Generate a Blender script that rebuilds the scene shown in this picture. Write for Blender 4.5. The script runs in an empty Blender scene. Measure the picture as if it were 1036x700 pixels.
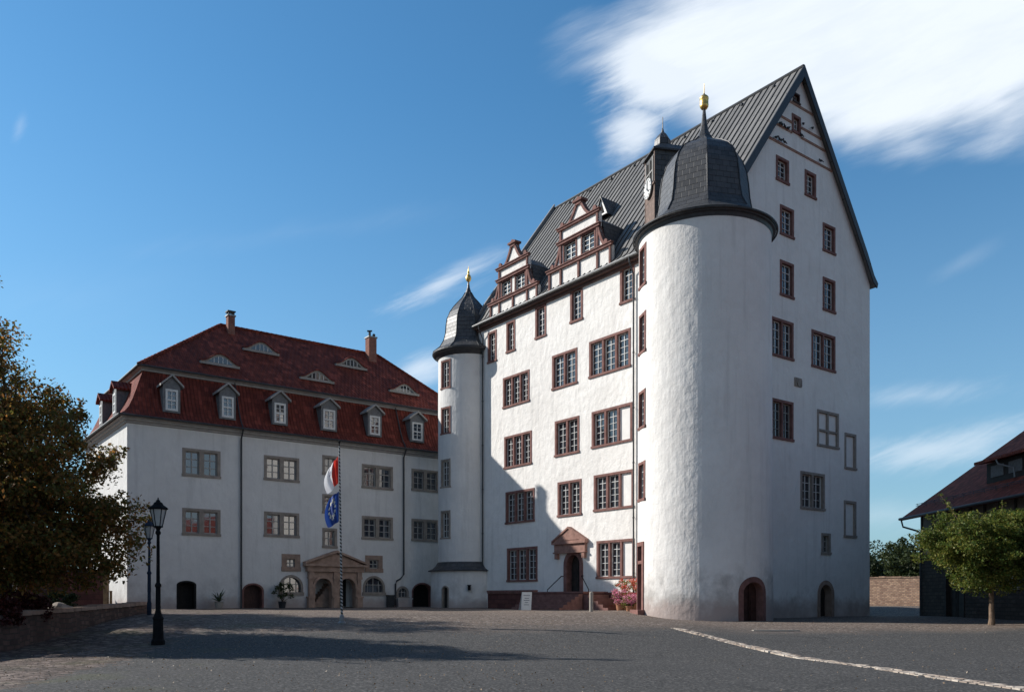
import bpy, bmesh, math, random
import numpy as np
from mathutils import Vector
R = math.radians
random.seed(7); rng = np.random.default_rng(7)
S = bpy.context.scene
COL = S.collection

# ------------------------------------------------------------------ camera
EYE = 1.6; FP = 850.0; CX = 518.0; HY = 604.0
cam = bpy.data.cameras.new('camera'); co = bpy.data.objects.new('camera', cam); COL.objects.link(co)
co.location = (0, 0, EYE); co.rotation_euler = (R(90), 0, 0)
cam.sensor_width = 36; cam.lens = FP / 1036 * 36; cam.shift_y = (HY - 350) / 1036
cam.clip_end = 6000; cam.clip_start = .1
S.camera = co

# ------------------------------------------------------------------ light
EL = 30.5; AZ = 164.0                                  # sun: elevation and mathematical azimuth
sdir = Vector((math.cos(R(EL)) * math.cos(R(AZ)), math.cos(R(EL)) * math.sin(R(AZ)), math.sin(R(EL))))
sun = bpy.data.lights.new('sun', 'SUN'); sun.energy = 4.6; sun.angle = R(.53); sun.color = (1, .955, .89)
so = bpy.data.objects.new('sun', sun); COL.objects.link(so)
so.rotation_euler = sdir.to_track_quat('Z', 'Y').to_euler(); so.location = (0, 0, 60)
S.view_settings.view_transform = 'Standard'; S.view_settings.look = 'None'
S.view_settings.exposure = 0.42; S.view_settings.gamma = 1
S.view_settings.use_curve_mapping = False

def mk_world():
    w = bpy.data.worlds.new('World'); S.world = w; w.use_nodes = True
    nt = w.node_tree; N = nt.nodes; L = nt.links; N.clear()
    def nd(t, **k):
        n = N.new(t)
        for a, b in k.items(): setattr(n, a, b)
        return n
    def M(op, a, b=None, c=None, clamp=False):
        n = nd('ShaderNodeMath', operation=op, use_clamp=clamp)
        for i, v in enumerate((a, b, c)):
            if v is None: continue
            if isinstance(v, (int, float)): n.inputs[i].default_value = v
            else: L.new(v, n.inputs[i])
        return n.outputs[0]
    out = nd('ShaderNodeOutputWorld'); bg = nd('ShaderNodeBackground'); bg.inputs[1].default_value = .078
    sky = nd('ShaderNodeTexSky', sky_type='NISHITA'); sky.sun_disc = False
    sky.sun_elevation = R(EL); sky.sun_rotation = R(90 - AZ) % (2 * math.pi)
    sky.altitude = 200; sky.air_density = 1.0; sky.dust_density = .35; sky.ozone_density = 2.2
    hs = nd('ShaderNodeHueSaturation'); hs.inputs['Saturation'].default_value = 1.12
    hs.inputs['Value'].default_value = 1.0
    L.new(sky.outputs[0], hs.inputs['Color'])
    tc = nd('ShaderNodeTexCoord'); sp = nd('ShaderNodeSeparateXYZ'); L.new(tc.outputs['Generated'], sp.inputs[0])
    dx, dy, dz = sp.outputs
    dys = M('MAXIMUM', dy, .02)
    front = M('MULTIPLY', M('SUBTRACT', dy, .05), 8, clamp=True)
    # direction of each cloud given as slopes to the north (x/y and z/y)
    p = M('DIVIDE', dx, dys); q = M('DIVIDE', dz, dys)
    cmb = nd('ShaderNodeCombineXYZ'); L.new(p, cmb.inputs[0]); L.new(q, cmb.inputs[1])
    def noise(rot, sx, sy, scale, det, rough, dist=0, off=0):
        mp = nd('ShaderNodeMapping'); L.new(cmb.outputs[0], mp.inputs[0])
        mp.vector_type = 'TEXTURE' if False else 'POINT'
        r1 = nd('ShaderNodeVectorRotate', rotation_type='Z_AXIS'); r1.inputs['Angle'].default_value = -R(rot)
        L.new(cmb.outputs[0], r1.inputs[0]); L.new(r1.outputs[0], mp.inputs[0])
        mp.inputs['Scale'].default_value = (sx, sy, 1); mp.inputs['Location'].default_value = (off, off * .7, 0)
        n = nd('ShaderNodeTexNoise'); n.inputs['Scale'].default_value = scale; n.inputs['Detail'].default_value = det
        n.inputs['Roughness'].default_value = rough; n.inputs['Distortion'].default_value = dist
        L.new(mp.outputs[0], n.inputs['Vector']); return n.outputs['Fac']
    def blob(x, y, rx, ry, rot):
        px, py = (x - CX) / FP, (HY - y) / FP; c, s = math.cos(R(rot)), math.sin(R(rot))
        a = M('SUBTRACT', p, px); b = M('SUBTRACT', q, py)
        e1 = M('DIVIDE', M('ADD', M('MULTIPLY', a, c), M('MULTIPLY', b, s)), rx / FP)
        e2 = M('DIVIDE', M('SUBTRACT', M('MULTIPLY', b, c), M('MULTIPLY', a, s)), ry / FP)
        d = M('SQRT', M('ADD', M('MULTIPLY', e1, e1), M('MULTIPLY', e2, e2)))
        return M('SUBTRACT', 1.0, d)
    fib = noise(22, 1.0, 4.2, 4.0, 8, .62, .5)
    fib2 = noise(24, 1.0, 6.0, 9.0, 8, .65, .6, 3.1)
    soft = noise(15, 1.0, 1.8, 3.2, 3, .5, .3, 5.7)
    tex = M('ADD', M('MULTIPLY', fib, .55), M('ADD', M('MULTIPLY', fib2, .25), M('MULTIPLY', soft, .4)))   # about .6
    smooth = M('ADD', M('MULTIPLY', soft, .75), M('MULTIPLY', tex, .375))
    def cloud(b, gain, ragged, amp, bias=0.0, tx=None):
        v = M('ADD', b, M('MULTIPLY', M('SUBTRACT', tx or tex, .6 + bias), ragged))
        v = M('MULTIPLY', v, gain * .55, clamp=True)
        n = nd('ShaderNodeMapRange', interpolation_type='SMOOTHERSTEP'); L.new(v, n.inputs[0])
        return M('MULTIPLY', n.outputs[0], amp)
    tot = M('MULTIPLY', cloud(blob(872, 34, 318, 146, 13), 4.0, 1.25, .97, 0, smooth), M('ADD', .62, M('MULTIPLY', tex, .58), clamp=True))
    for args in ((blob(682, 68, 112, 78, 35), 2.8, 1.6, .9), (blob(642, 132, 66, 46, 45), 2.4, 1.9, .8),
                 (blob(447, 287, 105, 20, 27), 1.3, 4.2, .62), (blob(478, 268, 60, 16, 27), 1.1, 3.6, .4), (blob(425, 372, 60, 26, 18), 1.6, 2.8, .6),
                 (blob(940, 455, 140, 34, 10), 1.5, 2.6, .5), (blob(925, 400, 120, 22, 6), 1.4, 2.6, .35),
                 (blob(300, 235, 260, 22, 8), .8, 2.2, .12), (blob(20, 128, 26, 9, 75), 1.0, 3.2, .2),
                 (blob(900, 520, 120, 30, 3), 1.2, 1.8, .3), (blob(60, 300, 240, 60, 5), .6, 1.6, .12),
                 (blob(975, 265, 60, 12, 30), 1.2, 2.2, .1)):
        tot = M('MAXIMUM', tot, cloud(*args))
    tot = M('MULTIPLY', tot, front)
    # overall scattered cloud for the rest of the sky, behind and beside the camera
    n3 = nd('ShaderNodeTexNoise'); n3.inputs['Scale'].default_value = 2.2; n3.inputs['Detail'].default_value = 6
    L.new(tc.outputs['Generated'], n3.inputs['Vector'])
    back = M('MULTIPLY', M('MULTIPLY', M('SUBTRACT', n3.outputs['Fac'], .5), 4, clamp=True), M('SUBTRACT', 1.0, M('MULTIPLY', M('ADD', dy, .35), 4, clamp=True)))
    tot = M('MAXIMUM', tot, M('MULTIPLY', back, .35))
    mix = nd('ShaderNodeMix', data_type='RGBA'); L.new(tot, mix.inputs[0])
    grade = nd('ShaderNodeMix', data_type='RGBA', blend_type='MULTIPLY'); grade.inputs[0].default_value = 1
    L.new(hs.outputs[0], grade.inputs[6])
    gm = nd('ShaderNodeMix', data_type='RGBA'); L.new(M('ADD', M('MULTIPLY', dy, .9), .45, clamp=True), gm.inputs[0])
    gm.inputs[6].default_value = (1.08, 1.02, .96, 1); gm.inputs[7].default_value = (.90, 1.42, 1.50, 1); L.new(gm.outputs[2], grade.inputs[7])
    hz = nd('ShaderNodeMix', data_type='RGBA'); hf = M('SUBTRACT', 1.0, M('MULTIPLY', dz, 1.9), clamp=True)
    L.new(M('MULTIPLY', M('POWER', hf, 1.6), .80), hz.inputs[0]); L.new(grade.outputs[2], hz.inputs[6]); hz.inputs[7].default_value = (3.1, 4.35, 5.6, 1)
    L.new(hz.outputs[2], mix.inputs[6]); mix.inputs[7].default_value = (8.9, 9.6, 10.4, 1)
    L.new(mix.outputs[2], bg.inputs[0]); L.new(bg.outputs[0], out.inputs[0])
mk_world()

# ------------------------------------------------------------------ materials
def ntree(name, rough=.8, spec=.3):
    m = bpy.data.materials.new(name); m.use_nodes = True
    nt = m.node_tree; b = nt.nodes['Principled BSDF']
    b.inputs['Roughness'].default_value = rough; b.inputs['Specular IOR Level'].default_value = spec
    return m, nt, b
def tex_noise(nt, scale, det=4, rough=.55, vec=None, dist=0):
    n = nt.nodes.new('ShaderNodeTexNoise'); n.inputs['Scale'].default_value = scale
    n.inputs['Detail'].default_value = det; n.inputs['Roughness'].default_value = rough; n.inputs['Distortion'].default_value = dist
    if vec is None:
        g = nt.nodes.new('ShaderNodeNewGeometry'); vec = g.outputs['Position']
    nt.links.new(vec, n.inputs['Vector']); return n.outputs['Fac']
def ramp(nt, fac, stops, interp='LINEAR'):
    r = nt.nodes.new('ShaderNodeValToRGB'); r.color_ramp.interpolation = interp
    e = r.color_ramp.elements
    while len(e) < len(stops): e.new(.5)
    for k, (p, c) in zip(e, stops):
        k.position = p; k.color = (*c, 1) if not isinstance(c, (int, float)) else (c, c, c, 1)
    nt.links.new(fac, r.inputs[0]); return r.outputs[0]
def math_n(nt, op, a, b=None, clamp=False):
    n = nt.nodes.new('ShaderNodeMath'); n.operation = op; n.use_clamp = clamp
    for i, v in enumerate((a, b)):
        if v is None: continue
        if isinstance(v, (int, float)): n.inputs[i].default_value = v
        else: nt.links.new(v, n.inputs[i])
    return n.outputs[0]
def mixc(nt, fac, a, b, mode='MIX'):
    n = nt.nodes.new('ShaderNodeMix'); n.data_type = 'RGBA'; n.blend_type = mode
    for i, v in ((0, fac), (6, a), (7, b)):
        if isinstance(v, (int, float)): n.inputs[i].default_value = v if i == 0 else (v, v, v, 1)
        elif isinstance(v, tuple): n.inputs[i].default_value = (*v, 1)
        else: nt.links.new(v, n.inputs[i])
    return n.outputs[2]
def bump(nt, b, h, strength=.5, dist=.02, prev=None):
    n = nt.nodes.new('ShaderNodeBump'); n.inputs['Strength'].default_value = strength; n.inputs['Distance'].default_value = dist
    nt.links.new(h, n.inputs['Height'])
    if prev: nt.links.new(prev, n.inputs['Normal'])
    nt.links.new(n.outputs[0], b.inputs['Normal']); return n.outputs[0]
def simple(name, col, var=.15, rough=.7, scale=6, spec=.3, bs=.3, bd=.01, metal=0):
    m, nt, b = ntree(name, rough, spec)
    f = tex_noise(nt, scale, 5)
    c = ramp(nt, f, [(.3, tuple(x * (1 - var) for x in col)), (.7, tuple(min(1, x * (1 + var)) for x in col))])
    nt.links.new(c, b.inputs['Base Color']); b.inputs['Metallic'].default_value = metal
    f2 = tex_noise(nt, scale * 6, 3); bump(nt, b, f2, bs, bd)
    return m
def scaled_pos(nt, s):
    g = nt.nodes.new('ShaderNodeNewGeometry'); v = nt.nodes.new('ShaderNodeVectorMath'); v.operation = 'MULTIPLY'
    nt.links.new(g.outputs['Position'], v.inputs[0]); v.inputs[1].default_value = s; return v.outputs[0]
def posz(nt):
    g = nt.nodes.new('ShaderNodeNewGeometry'); s = nt.nodes.new('ShaderNodeSeparateXYZ'); nt.links.new(g.outputs['Position'], s.inputs[0]); return s.outputs
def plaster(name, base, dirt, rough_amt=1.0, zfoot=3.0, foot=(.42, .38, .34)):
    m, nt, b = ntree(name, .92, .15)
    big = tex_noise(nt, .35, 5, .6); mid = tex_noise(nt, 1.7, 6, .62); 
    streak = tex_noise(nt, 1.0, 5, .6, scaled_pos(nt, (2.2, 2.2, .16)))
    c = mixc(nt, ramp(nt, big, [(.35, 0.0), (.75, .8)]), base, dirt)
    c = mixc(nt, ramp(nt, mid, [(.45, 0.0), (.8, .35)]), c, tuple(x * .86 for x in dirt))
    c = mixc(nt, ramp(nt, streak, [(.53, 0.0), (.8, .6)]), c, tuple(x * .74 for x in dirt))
    z = posz(nt)[2]
    zz = math_n(nt, 'SUBTRACT', zfoot, z); zz = math_n(nt, 'MULTIPLY', zz, .42)
    patch = tex_noise(nt, .9, 6, .62)
    msk = math_n(nt, 'MULTIPLY', math_n(nt, 'SUBTRACT', math_n(nt, 'ADD', patch, math_n(nt, 'MULTIPLY', zz, .28)), .62), 4.0, True)
    msk = math_n(nt, 'MULTIPLY', msk, math_n(nt, 'MULTIPLY', zz, 1.4, True))
    c = mixc(nt, math_n(nt, 'MULTIPLY', msk, .75), c, foot)
    z0 = math_n(nt, 'MULTIPLY', math_n(nt, 'SUBTRACT', math_n(nt, 'ADD', 1.15, math_n(nt, 'MULTIPLY', mid, 1.0)), z), 1.8, True)
    c = mixc(nt, math_n(nt, 'MULTIPLY', z0, .5), c, (.34, .23, .2))
    nt.links.new(c, b.inputs['Base Color'])
    lump = tex_noise(nt, 2.6, 4, .5, scaled_pos(nt, (1, 1, .75))); fine = tex_noise(nt, 9, 6, .65, None, .4); grain = tex_noise(nt, 60, 3, .6)
    n1 = bump(nt, b, lump, .55 * rough_amt, .11)
    n2 = bump(nt, b, fine, .5 * rough_amt, .03, n1)
    bump(nt, b, grain, .3, .006, n2)
    return m
M = {}
M['plaster_main'] = plaster('plaster_main', (.80, .775, .74), (.70, .67, .635), 1.1, 3.2, (.40, .37, .34))
M['plaster_tower'] = plaster('plaster_tower', (.80, .775, .74), (.68, .65, .615), .8, 4.2, (.36, .34, .32))
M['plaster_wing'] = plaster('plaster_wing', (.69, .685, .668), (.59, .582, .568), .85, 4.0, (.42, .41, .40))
M['blind'] = simple('blind_plaster', (.74, .72, .69), .06, .9, 2)
M['red_stone'] = simple('red_sandstone', (.19, .098, .085), .28, .85, 3, .2, .5, .012)
M['red_stone_light'] = simple('pink_sandstone', (.36, .235, .19), .25, .85, 3, .2, .5, .012)
M['red_stone_mid'] = simple('worn_red_sandstone', (.28, .16, .13), .28, .85, 3, .2, .5, .012)
M['eaves_brown'] = simple('dark_brown_eaves_stone', (.10, .06, .052), .25, .85, 3, .2, .5, .012)
M['tan_stone'] = simple('grey_tan_sandstone', (.27, .235, .205), .2, .85, 3, .2, .5, .012)
M['brown_stone'] = simple('brown_sandstone', (.30, .215, .17), .22, .85, 3, .2, .5, .012)
M['white_paint'] = simple('white_paint', (.62, .62, .60), .06, .5, 4)
M['grey_paint'] = simple('grey_window_paint', (.33, .32, .30), .1, .5, 4)
M['dark_wood'] = simple('dark_red_wood', (.05, .022, .018), .3, .6, 4)
M['black_wood'] = simple('blackened_wood', (.028, .022, .02), .3, .7, 4)
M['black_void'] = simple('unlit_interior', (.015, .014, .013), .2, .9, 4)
M['slate'] = None
M['metal_dark'] = simple('dark_metal', (.035, .037, .042), .25, .5, 5, .4, .2, .005)
M['iron'] = simple('lamp_iron', (.012, .012, .013), .25, .8, 8, .06, .2, .004)
M['iron_blue'] = simple('blue_grey_iron', (.025, .036, .058), .2, .8, 8, .08, .2, .004)
M['gutter'] = simple('gutter_zinc', (.05, .05, .052), .25, .5, 5, .4, .2, .004, .3)
M['zinc'] = simple('zinc_trim', (.24, .24, .24), .2, .5, 5, .4, .2, .004, .3)
M['grey_cornice'] = simple('grey_painted_cornice', (.30, .29, .275), .12, .7, 3)
M['gold'] = simple('gilt_metal', (.75, .5, .16), .2, .42, 8, .5, .1, .002, 1.0)
M['grey_slate_clad'] = simple('grey_slate_cladding', (.15, .155, .16), .22, .7, 7, .3, .6, .02)
M['brick'] = None
def glass(name, base, ior=1.75):
    m, nt, b = ntree(name, .04, .5)
    f = tex_noise(nt, .8, 2); c = ramp(nt, f, [(.35, tuple(x * .6 for x in base)), (.65, base)])
    g = nt.nodes.new('ShaderNodeNewGeometry'); cur = ramp(nt, g.outputs['Random Per Island'], [(0, 0.0), (.78, .35), (.86, 1.0)], 'CONSTANT')
    c = mixc(nt, cur, c, (.13, .125, .115))
    nt.links.new(c, b.inputs['Base Color']); b.inputs['IOR'].default_value = ior
    bump(nt, b, tex_noise(nt, 1.6, 1), .12, .02); return m
M['glass'] = glass('window_glass', (.035, .042, .052), 2.0)
M['glass_wing'] = glass('wing_window_glass', (.03, .038, .055), 2.3)
M['lamp_glass'] = simple('frosted_lamp_glass', (.42, .43, .42), .08, .3, 5)
def slate():
    m, nt, b = ntree('dark_slate', .5, .45)
    u = nt.nodes.new('ShaderNodeUVMap')
    br = nt.nodes.new('ShaderNodeTexBrick'); nt.links.new(u.outputs[0], br.inputs['Vector'])
    br.inputs['Scale'].default_value = 1; br.inputs['Brick Width'].default_value = .42; br.inputs['Row Height'].default_value = .3
    br.inputs['Mortar Size'].default_value = .018; br.inputs['Mortar Smooth'].default_value = .4; br.inputs['Bias'].default_value = -.2
    br.inputs['Color1'].default_value = (.062, .063, .067, 1); br.inputs['Color2'].default_value = (.03, .031, .034, 1)
    br.inputs['Mortar'].default_value = (.012, .012, .013, 1)
    f = tex_noise(nt, 3, 5)
    c = mixc(nt, ramp(nt, f, [(.4, 0.0), (.75, .6)]), br.outputs['Color'], (.085, .085, .087))
    nt.links.new(c, b.inputs['Base Color'])
    inv = math_n(nt, 'SUBTRACT', 1.0, br.outputs['Fac'])
    sep = nt.nodes.new('ShaderNodeSeparateXYZ'); nt.links.new(u.outputs[0], sep.inputs[0])
    saw = math_n(nt, 'FRACT', math_n(nt, 'DIVIDE', sep.outputs[1], .3))
    h = math_n(nt, 'ADD', inv, math_n(nt, 'MULTIPLY', math_n(nt, 'SUBTRACT', 1.0, saw), .8))
    n1 = bump(nt, b, h, .7, .02); bump(nt, b, tex_noise(nt, 14, 4), .3, .01, n1)
    return m
M['slate'] = slate()
def roof_sheet():
    m, nt, b = ntree('grey_roof_sheet', .55, .4)
    u = nt.nodes.new('ShaderNodeUVMap')
    br = nt.nodes.new('ShaderNodeTexBrick'); 
    mp = nt.nodes.new('ShaderNodeMapping'); mp.inputs['Rotation'].default_value = (0, 0, R(90)); nt.links.new(u.outputs[0], mp.inputs[0])
    nt.links.new(mp.outputs[0], br.inputs['Vector'])
    br.inputs['Scale'].default_value = 1; br.inputs['Brick Width'].default_value = 2.3; br.inputs['Row Height'].default_value = .62
    br.inputs['Mortar Size'].default_value = .02; br.inputs['Color1'].default_value = (.205, .198, .188, 1); br.inputs['Color2'].default_value = (.16, .155, .148, 1)
    br.inputs['Mortar'].default_value = (.05, .05, .05, 1)
    st = tex_noise(nt, 1.0, 6, .6, scaled_pos(nt, (1.5, 1.5, .5)))
    c = mixc(nt, ramp(nt, st, [(.45, 0.0), (.8, .55)]), br.outputs['Color'], (.115, .11, .105))
    nt.links.new(c, b.inputs['Base Color']); bump(nt, b, tex_noise(nt, 5, 4), .3, .015)
    return m
M['roof_sheet'] = roof_sheet(); M['seam'] = simple('roof_seam', (.07, .068, .066), .2, .55, 4)
def tiles(name, c1, c2, c3, w=.24, h=.34, stag=0.0):
    m, nt, b = ntree(name, .78, .12)
    u = nt.nodes.new('ShaderNodeUVMap'); sep = nt.nodes.new('ShaderNodeSeparateXYZ'); nt.links.new(u.outputs[0], sep.inputs[0])
    br = nt.nodes.new('ShaderNodeTexBrick'); nt.links.new(u.outputs[0], br.inputs['Vector'])
    br.offset = stag
    br.inputs['Scale'].default_value = 1; br.inputs['Brick Width'].default_value = w; br.inputs['Row Height'].default_value = h
    br.inputs['Mortar Size'].default_value = .012; br.inputs['Mortar Smooth'].default_value = .6
    br.inputs['Color1'].default_value = (*c1, 1); br.inputs['Color2'].default_value = (*c2, 1); br.inputs['Mortar'].default_value = (*c3, 1)
    big = tex_noise(nt, .6, 6, .65)
    c = mixc(nt, ramp(nt, big, [(.42, 0.0), (.8, .3)]), br.outputs['Color'], c3)
    wn = nt.nodes.new('ShaderNodeTexWhiteNoise'); fl = nt.nodes.new('ShaderNodeVectorMath'); fl.operation = 'FLOOR'
    dv = nt.nodes.new('ShaderNodeVectorMath'); dv.operation = 'DIVIDE'; nt.links.new(u.outputs[0], dv.inputs[0]); dv.inputs[1].default_value = (w, h, 1)
    nt.links.new(dv.outputs[0], fl.inputs[0]); nt.links.new(fl.outputs[0], wn.inputs['Vector'])
    c = mixc(nt, ramp(nt, wn.outputs['Value'], [(.0, .0), (.7, .15), (1.0, .75)]), c, tuple(min(1, x * 1.7) for x in c1))
    nt.links.new(c, b.inputs['Base Color'])
    row = math_n(nt, 'MULTIPLY', math_n(nt, 'MODULO', math_n(nt, 'FLOOR', math_n(nt, 'DIVIDE', sep.outputs[1], h)), 2), math.pi * 2 * stag)
    sw = math_n(nt, 'SINE', math_n(nt, 'ADD', row, math_n(nt, 'MULTIPLY', sep.outputs[0], 2 * math.pi / w)))
    saw = math_n(nt, 'SUBTRACT', 1.0, math_n(nt, 'FRACT', math_n(nt, 'DIVIDE', sep.outputs[1], h)))
    hh = math_n(nt, 'ADD', math_n(nt, 'MULTIPLY', sw, .6), saw)
    bump(nt, b, hh, 1.0, .05)
    return m
M['tile_red'] = tiles('red_mansard_tiles', (.175, .041, .029), (.115, .028, .021), (.042, .015, .012), .24, .36)
M['tile_dark'] = tiles('dark_red_pantiles', (.21, .050, .032), (.105, .028, .021), (.032, .012, .010), .3, .4, .5)
M['tile_barn'] = tiles('old_barn_tiles', (.27, .070, .045), (.16, .045, .032), (.05, .02, .016), .2, .3)
def brickm(name, c1, c2, mort, w=.26, h=.08, ms=.012, coord='uv', big=.5):
    m, nt, b = ntree(name, .9, .15)
    u = nt.nodes.new('ShaderNodeUVMap')
    wob = nt.nodes.new('ShaderNodeTexNoise'); wob.inputs['Scale'].default_value = 1.5; nt.links.new(u.outputs[0], wob.inputs['Vector'])
    va = nt.nodes.new('ShaderNodeVectorMath'); va.operation = 'MULTIPLY_ADD'; nt.links.new(wob.outputs['Color'], va.inputs[0])
    va.inputs[1].default_value = (.07, .07, 0); nt.links.new(u.outputs[0], va.inputs[2])
    br = nt.nodes.new('ShaderNodeTexBrick'); nt.links.new(va.outputs[0], br.inputs['Vector'])
    br.inputs['Scale'].default_value = 1; br.inputs['Brick Width'].default_value = w; br.inputs['Row Height'].default_value = h
    br.inputs['Mortar Size'].default_value = ms; br.inputs['Mortar Smooth'].default_value = .3
    br.inputs['Color1'].default_value = (*c1, 1); br.inputs['Color2'].default_value = (*c2, 1); br.inputs['Mortar'].default_value = (*mort, 1)
    f = tex_noise(nt, 2.2, 6, .65)
    c = mixc(nt, ramp(nt, f, [(.4, 0.0), (.75, big)]), br.outputs['Color'], tuple(x * .5 for x in c2))
    nt.links.new(c, b.inputs['Base Color'])
    n1 = bump(nt, b, math_n(nt, 'SUBTRACT', 1.0, br.outputs['Fac']), .8, .03); bump(nt, b, tex_noise(nt, 12, 5), .5, .02, n1)
    return m
M['brick'] = brickm('chimney_brick', (.32, .12, .08), (.22, .08, .06), (.3, .26, .22), .26, .09)
M['rubble'] = brickm('rubble_stone', (.40, .27, .19), (.20, .12, .09), (.20, .16, .13), .31, .13, .022)
M['wallstone'] = brickm('low_wall_stone', (.17, .11, .09), (.085, .058, .052), (.085, .07, .06), .38, .17, .022)
M['redblock'] = brickm('red_block_masonry', (.15, .062, .052), (.10, .042, .038), (.06, .035, .03), .8, .3, .012)
M['barnstone'] = brickm('barn_stone', (.09, .075, .065), (.06, .05, .045), (.05, .045, .04), .5, .22, .03)

# ------------------------------------------------------------------ geometry helpers
d1 = Vector((-.603, .797, 0)).normalized(); d2 = Vector((d1.y, -d1.x, 0))   # d1: away to the left, d2: away to the right
class Frame:
    def __init__(s, o, u, n): s.o = Vector(o); s.u = Vector(u); s.n = Vector(n)
    def P(s, u, n, z): 
        v = s.o + s.u * u + s.n * n; return Vector((v.x, v.y, z))
    def hit(s, x, y, n=0.0):                    # where the line of sight of a point of the photo meets this wall
        d = Vector(((x - CX) / FP, 1, (HY - y) / FP)); o = s.o + s.n * n
        k = (o.x * s.n.x + o.y * s.n.y) / (d.x * s.n.x + d.y * s.n.y)
        p = d * k; r = p - o; return (r.x * s.u.x + r.y * s.u.y, p.z + EYE)
class Cyl:
    def __init__(s, c, r0, r1, z0, z1, a0): s.c = c; s.r0 = r0; s.r1 = r1; s.z0 = z0; s.z1 = z1; s.a0 = R(a0)
    def rad(s, z): return s.r0 + (s.r1 - s.r0) * min(1, max(0, (z - s.z0) / (s.z1 - s.z0)))
    def P(s, u, n, z):
        a = s.a0 + u / s.r0; r = s.rad(z) + n
        return Vector((s.c[0] + r * math.cos(a), s.c[1] + r * math.sin(a), z))
def GZ(x, y):
    k = min(1, max(0, (y - 22.5) / 14.5)); k = k * k * (3 - 2 * k) * .5 + k * .5
    a = .86 * k
    g = (x - 10.7) * d1.x + (y - 44.3) * d1.y
    t = min(1, max(0, (x - 2) / 9)); t = t * t * (3 - 2 * t)
    w = t * (1 - min(1, max(0, g / 5)) ) 
    far = min(1, max(0, (y - 60) / 12))
    return a * (1 - .52 * w * (1 - far))
class MB:
    def __init__(s): s.v = []; s.f = []; s.uv = []; s.mi = []; s.cm = 0
    def face(s, pts, uv=None):
        i = len(s.v); s.v += [tuple(p) for p in pts]; s.f.append(tuple(range(i, i + len(pts)))); s.mi.append(s.cm)
        if uv is None:
            a = Vector(pts[0]); b = Vector(pts[1]); c = Vector(pts[-1]); n = (b - a).cross(c - a)
            if abs(n.z) > .8 * n.length: uv = [(p[0], p[1]) for p in pts]
            else:
                h = Vector((-n.y, n.x, 0)); h = h.normalized() if h.length > 0 else Vector((1, 0, 0)); nn = n.normalized() if n.length else Vector((0, 0, 1)); w = nn.cross(h)
                if w.z < 0: w = -w
                uv = [(Vector(p).dot(h), Vector(p).dot(w)) for p in pts]
        s.uv.append(uv)
    def hexa(s, a, b):                          # a: 4 points, b: 4 points opposite
        s.face(a); s.face(b[::-1])
        for i in range(4):
            j = (i + 1) % 4; s.face([a[j], a[i], b[i], b[j]])
    def box(s, F, u0, u1, n0, n1, z0, z1):
        a = [F.P(u0, n0, z0), F.P(u1, n0, z0), F.P(u1, n1, z0), F.P(u0, n1, z0)]
        b = [F.P(u0, n0, z1), F.P(u1, n0, z1), F.P(u1, n1, z1), F.P(u0, n1, z1)]
        s.hexa(a, b)
    def prism(s, F, poly, n0, n1):              # poly of (u,z), extruded along the wall normal
        a = [F.P(u, n1, z) for u, z in poly]; b = [F.P(u, n0, z) for u, z in poly]
        s.face(a); s.face(b[::-1]); k = len(poly)
        for i in range(k):
            j = (i + 1) % k; s.face([a[j], a[i], b[i], b[j]])
    def strip(s, F, inner, outer, n0, n1):      # band between two polylines
        for i in range(len(inner) - 1):
            q = [inner[i], inner[i + 1], outer[i + 1], outer[i]]; s.prism(F, q, n0, n1)
    def tube(s, pts, r, seg=8, cap=True):
        rs = r if isinstance(r, (list, tuple)) else [r] * len(pts); rings = []
        P = [Vector(p) for p in pts]
        for i, p in enumerate(P):
            t = (P[min(i + 1, len(P) - 1)] - P[max(i - 1, 0)]).normalized()
            a = t.cross(Vector((0, 0, 1))) if abs(t.z) < .95 else t.cross(Vector((1, 0, 0)))
            a.normalize(); b = t.cross(a)
            rings.append([p + (a * math.cos(2 * math.pi * k / seg) + b * math.sin(2 * math.pi * k / seg)) * rs[i] for k in range(seg)])
        for i in range(len(rings) - 1):
            for k in range(seg):
                j = (k + 1) % seg; s.face([rings[i][k], rings[i][j], rings[i + 1][j], rings[i + 1][k]])
        if cap: s.face(rings[0][::-1]); s.face(rings[-1])
    def lathe(s, c, prof, seg=16, a0=0, arc=None, wavy=0):
        cx, cy = c[0], c[1]; n = seg; L = 0
        for i in range(len(prof) - 1):
            (r0, z0), (r1, z1) = prof[i], prof[i + 1]; dl = math.hypot(r1 - r0, z1 - z0)
            for k in range(n):
                a = a0 + 2 * math.pi * k / n; b = a0 + 2 * math.pi * (k + 1) / n
                pts = [(cx + r0 * math.cos(a), cy + r0 * math.sin(a), z0), (cx + r0 * math.cos(b), cy + r0 * math.sin(b), z0),
                       (cx + r1 * math.cos(b), cy + r1 * math.sin(b), z1), (cx + r1 * math.cos(a), cy + r1 * math.sin(a), z1)]
                w0 = r0 * math.pi / n; w1 = r1 * math.pi / n; cc = k * 5.3
                s.face(pts, [(cc - w0, L), (cc + w0, L), (cc + w1, L + dl), (cc - w1, L + dl)])
            L += dl
    def ball(s, c, r, seg=10, rings=6, sc=(1, 1, 1)):
        for i in range(rings):
            for k in range(seg):
                q = []
                for (ii, kk) in ((i, k), (i, k + 1), (i + 1, k + 1), (i + 1, k)):
                    th = math.pi * ii / rings; ph = 2 * math.pi * kk / seg
                    q.append((c[0] + r * sc[0] * math.sin(th) * math.cos(ph), c[1] + r * sc[1] * math.sin(th) * math.sin(ph), c[2] + r * sc[2] * math.cos(th)))
                s.face(q[::-1])
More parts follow.
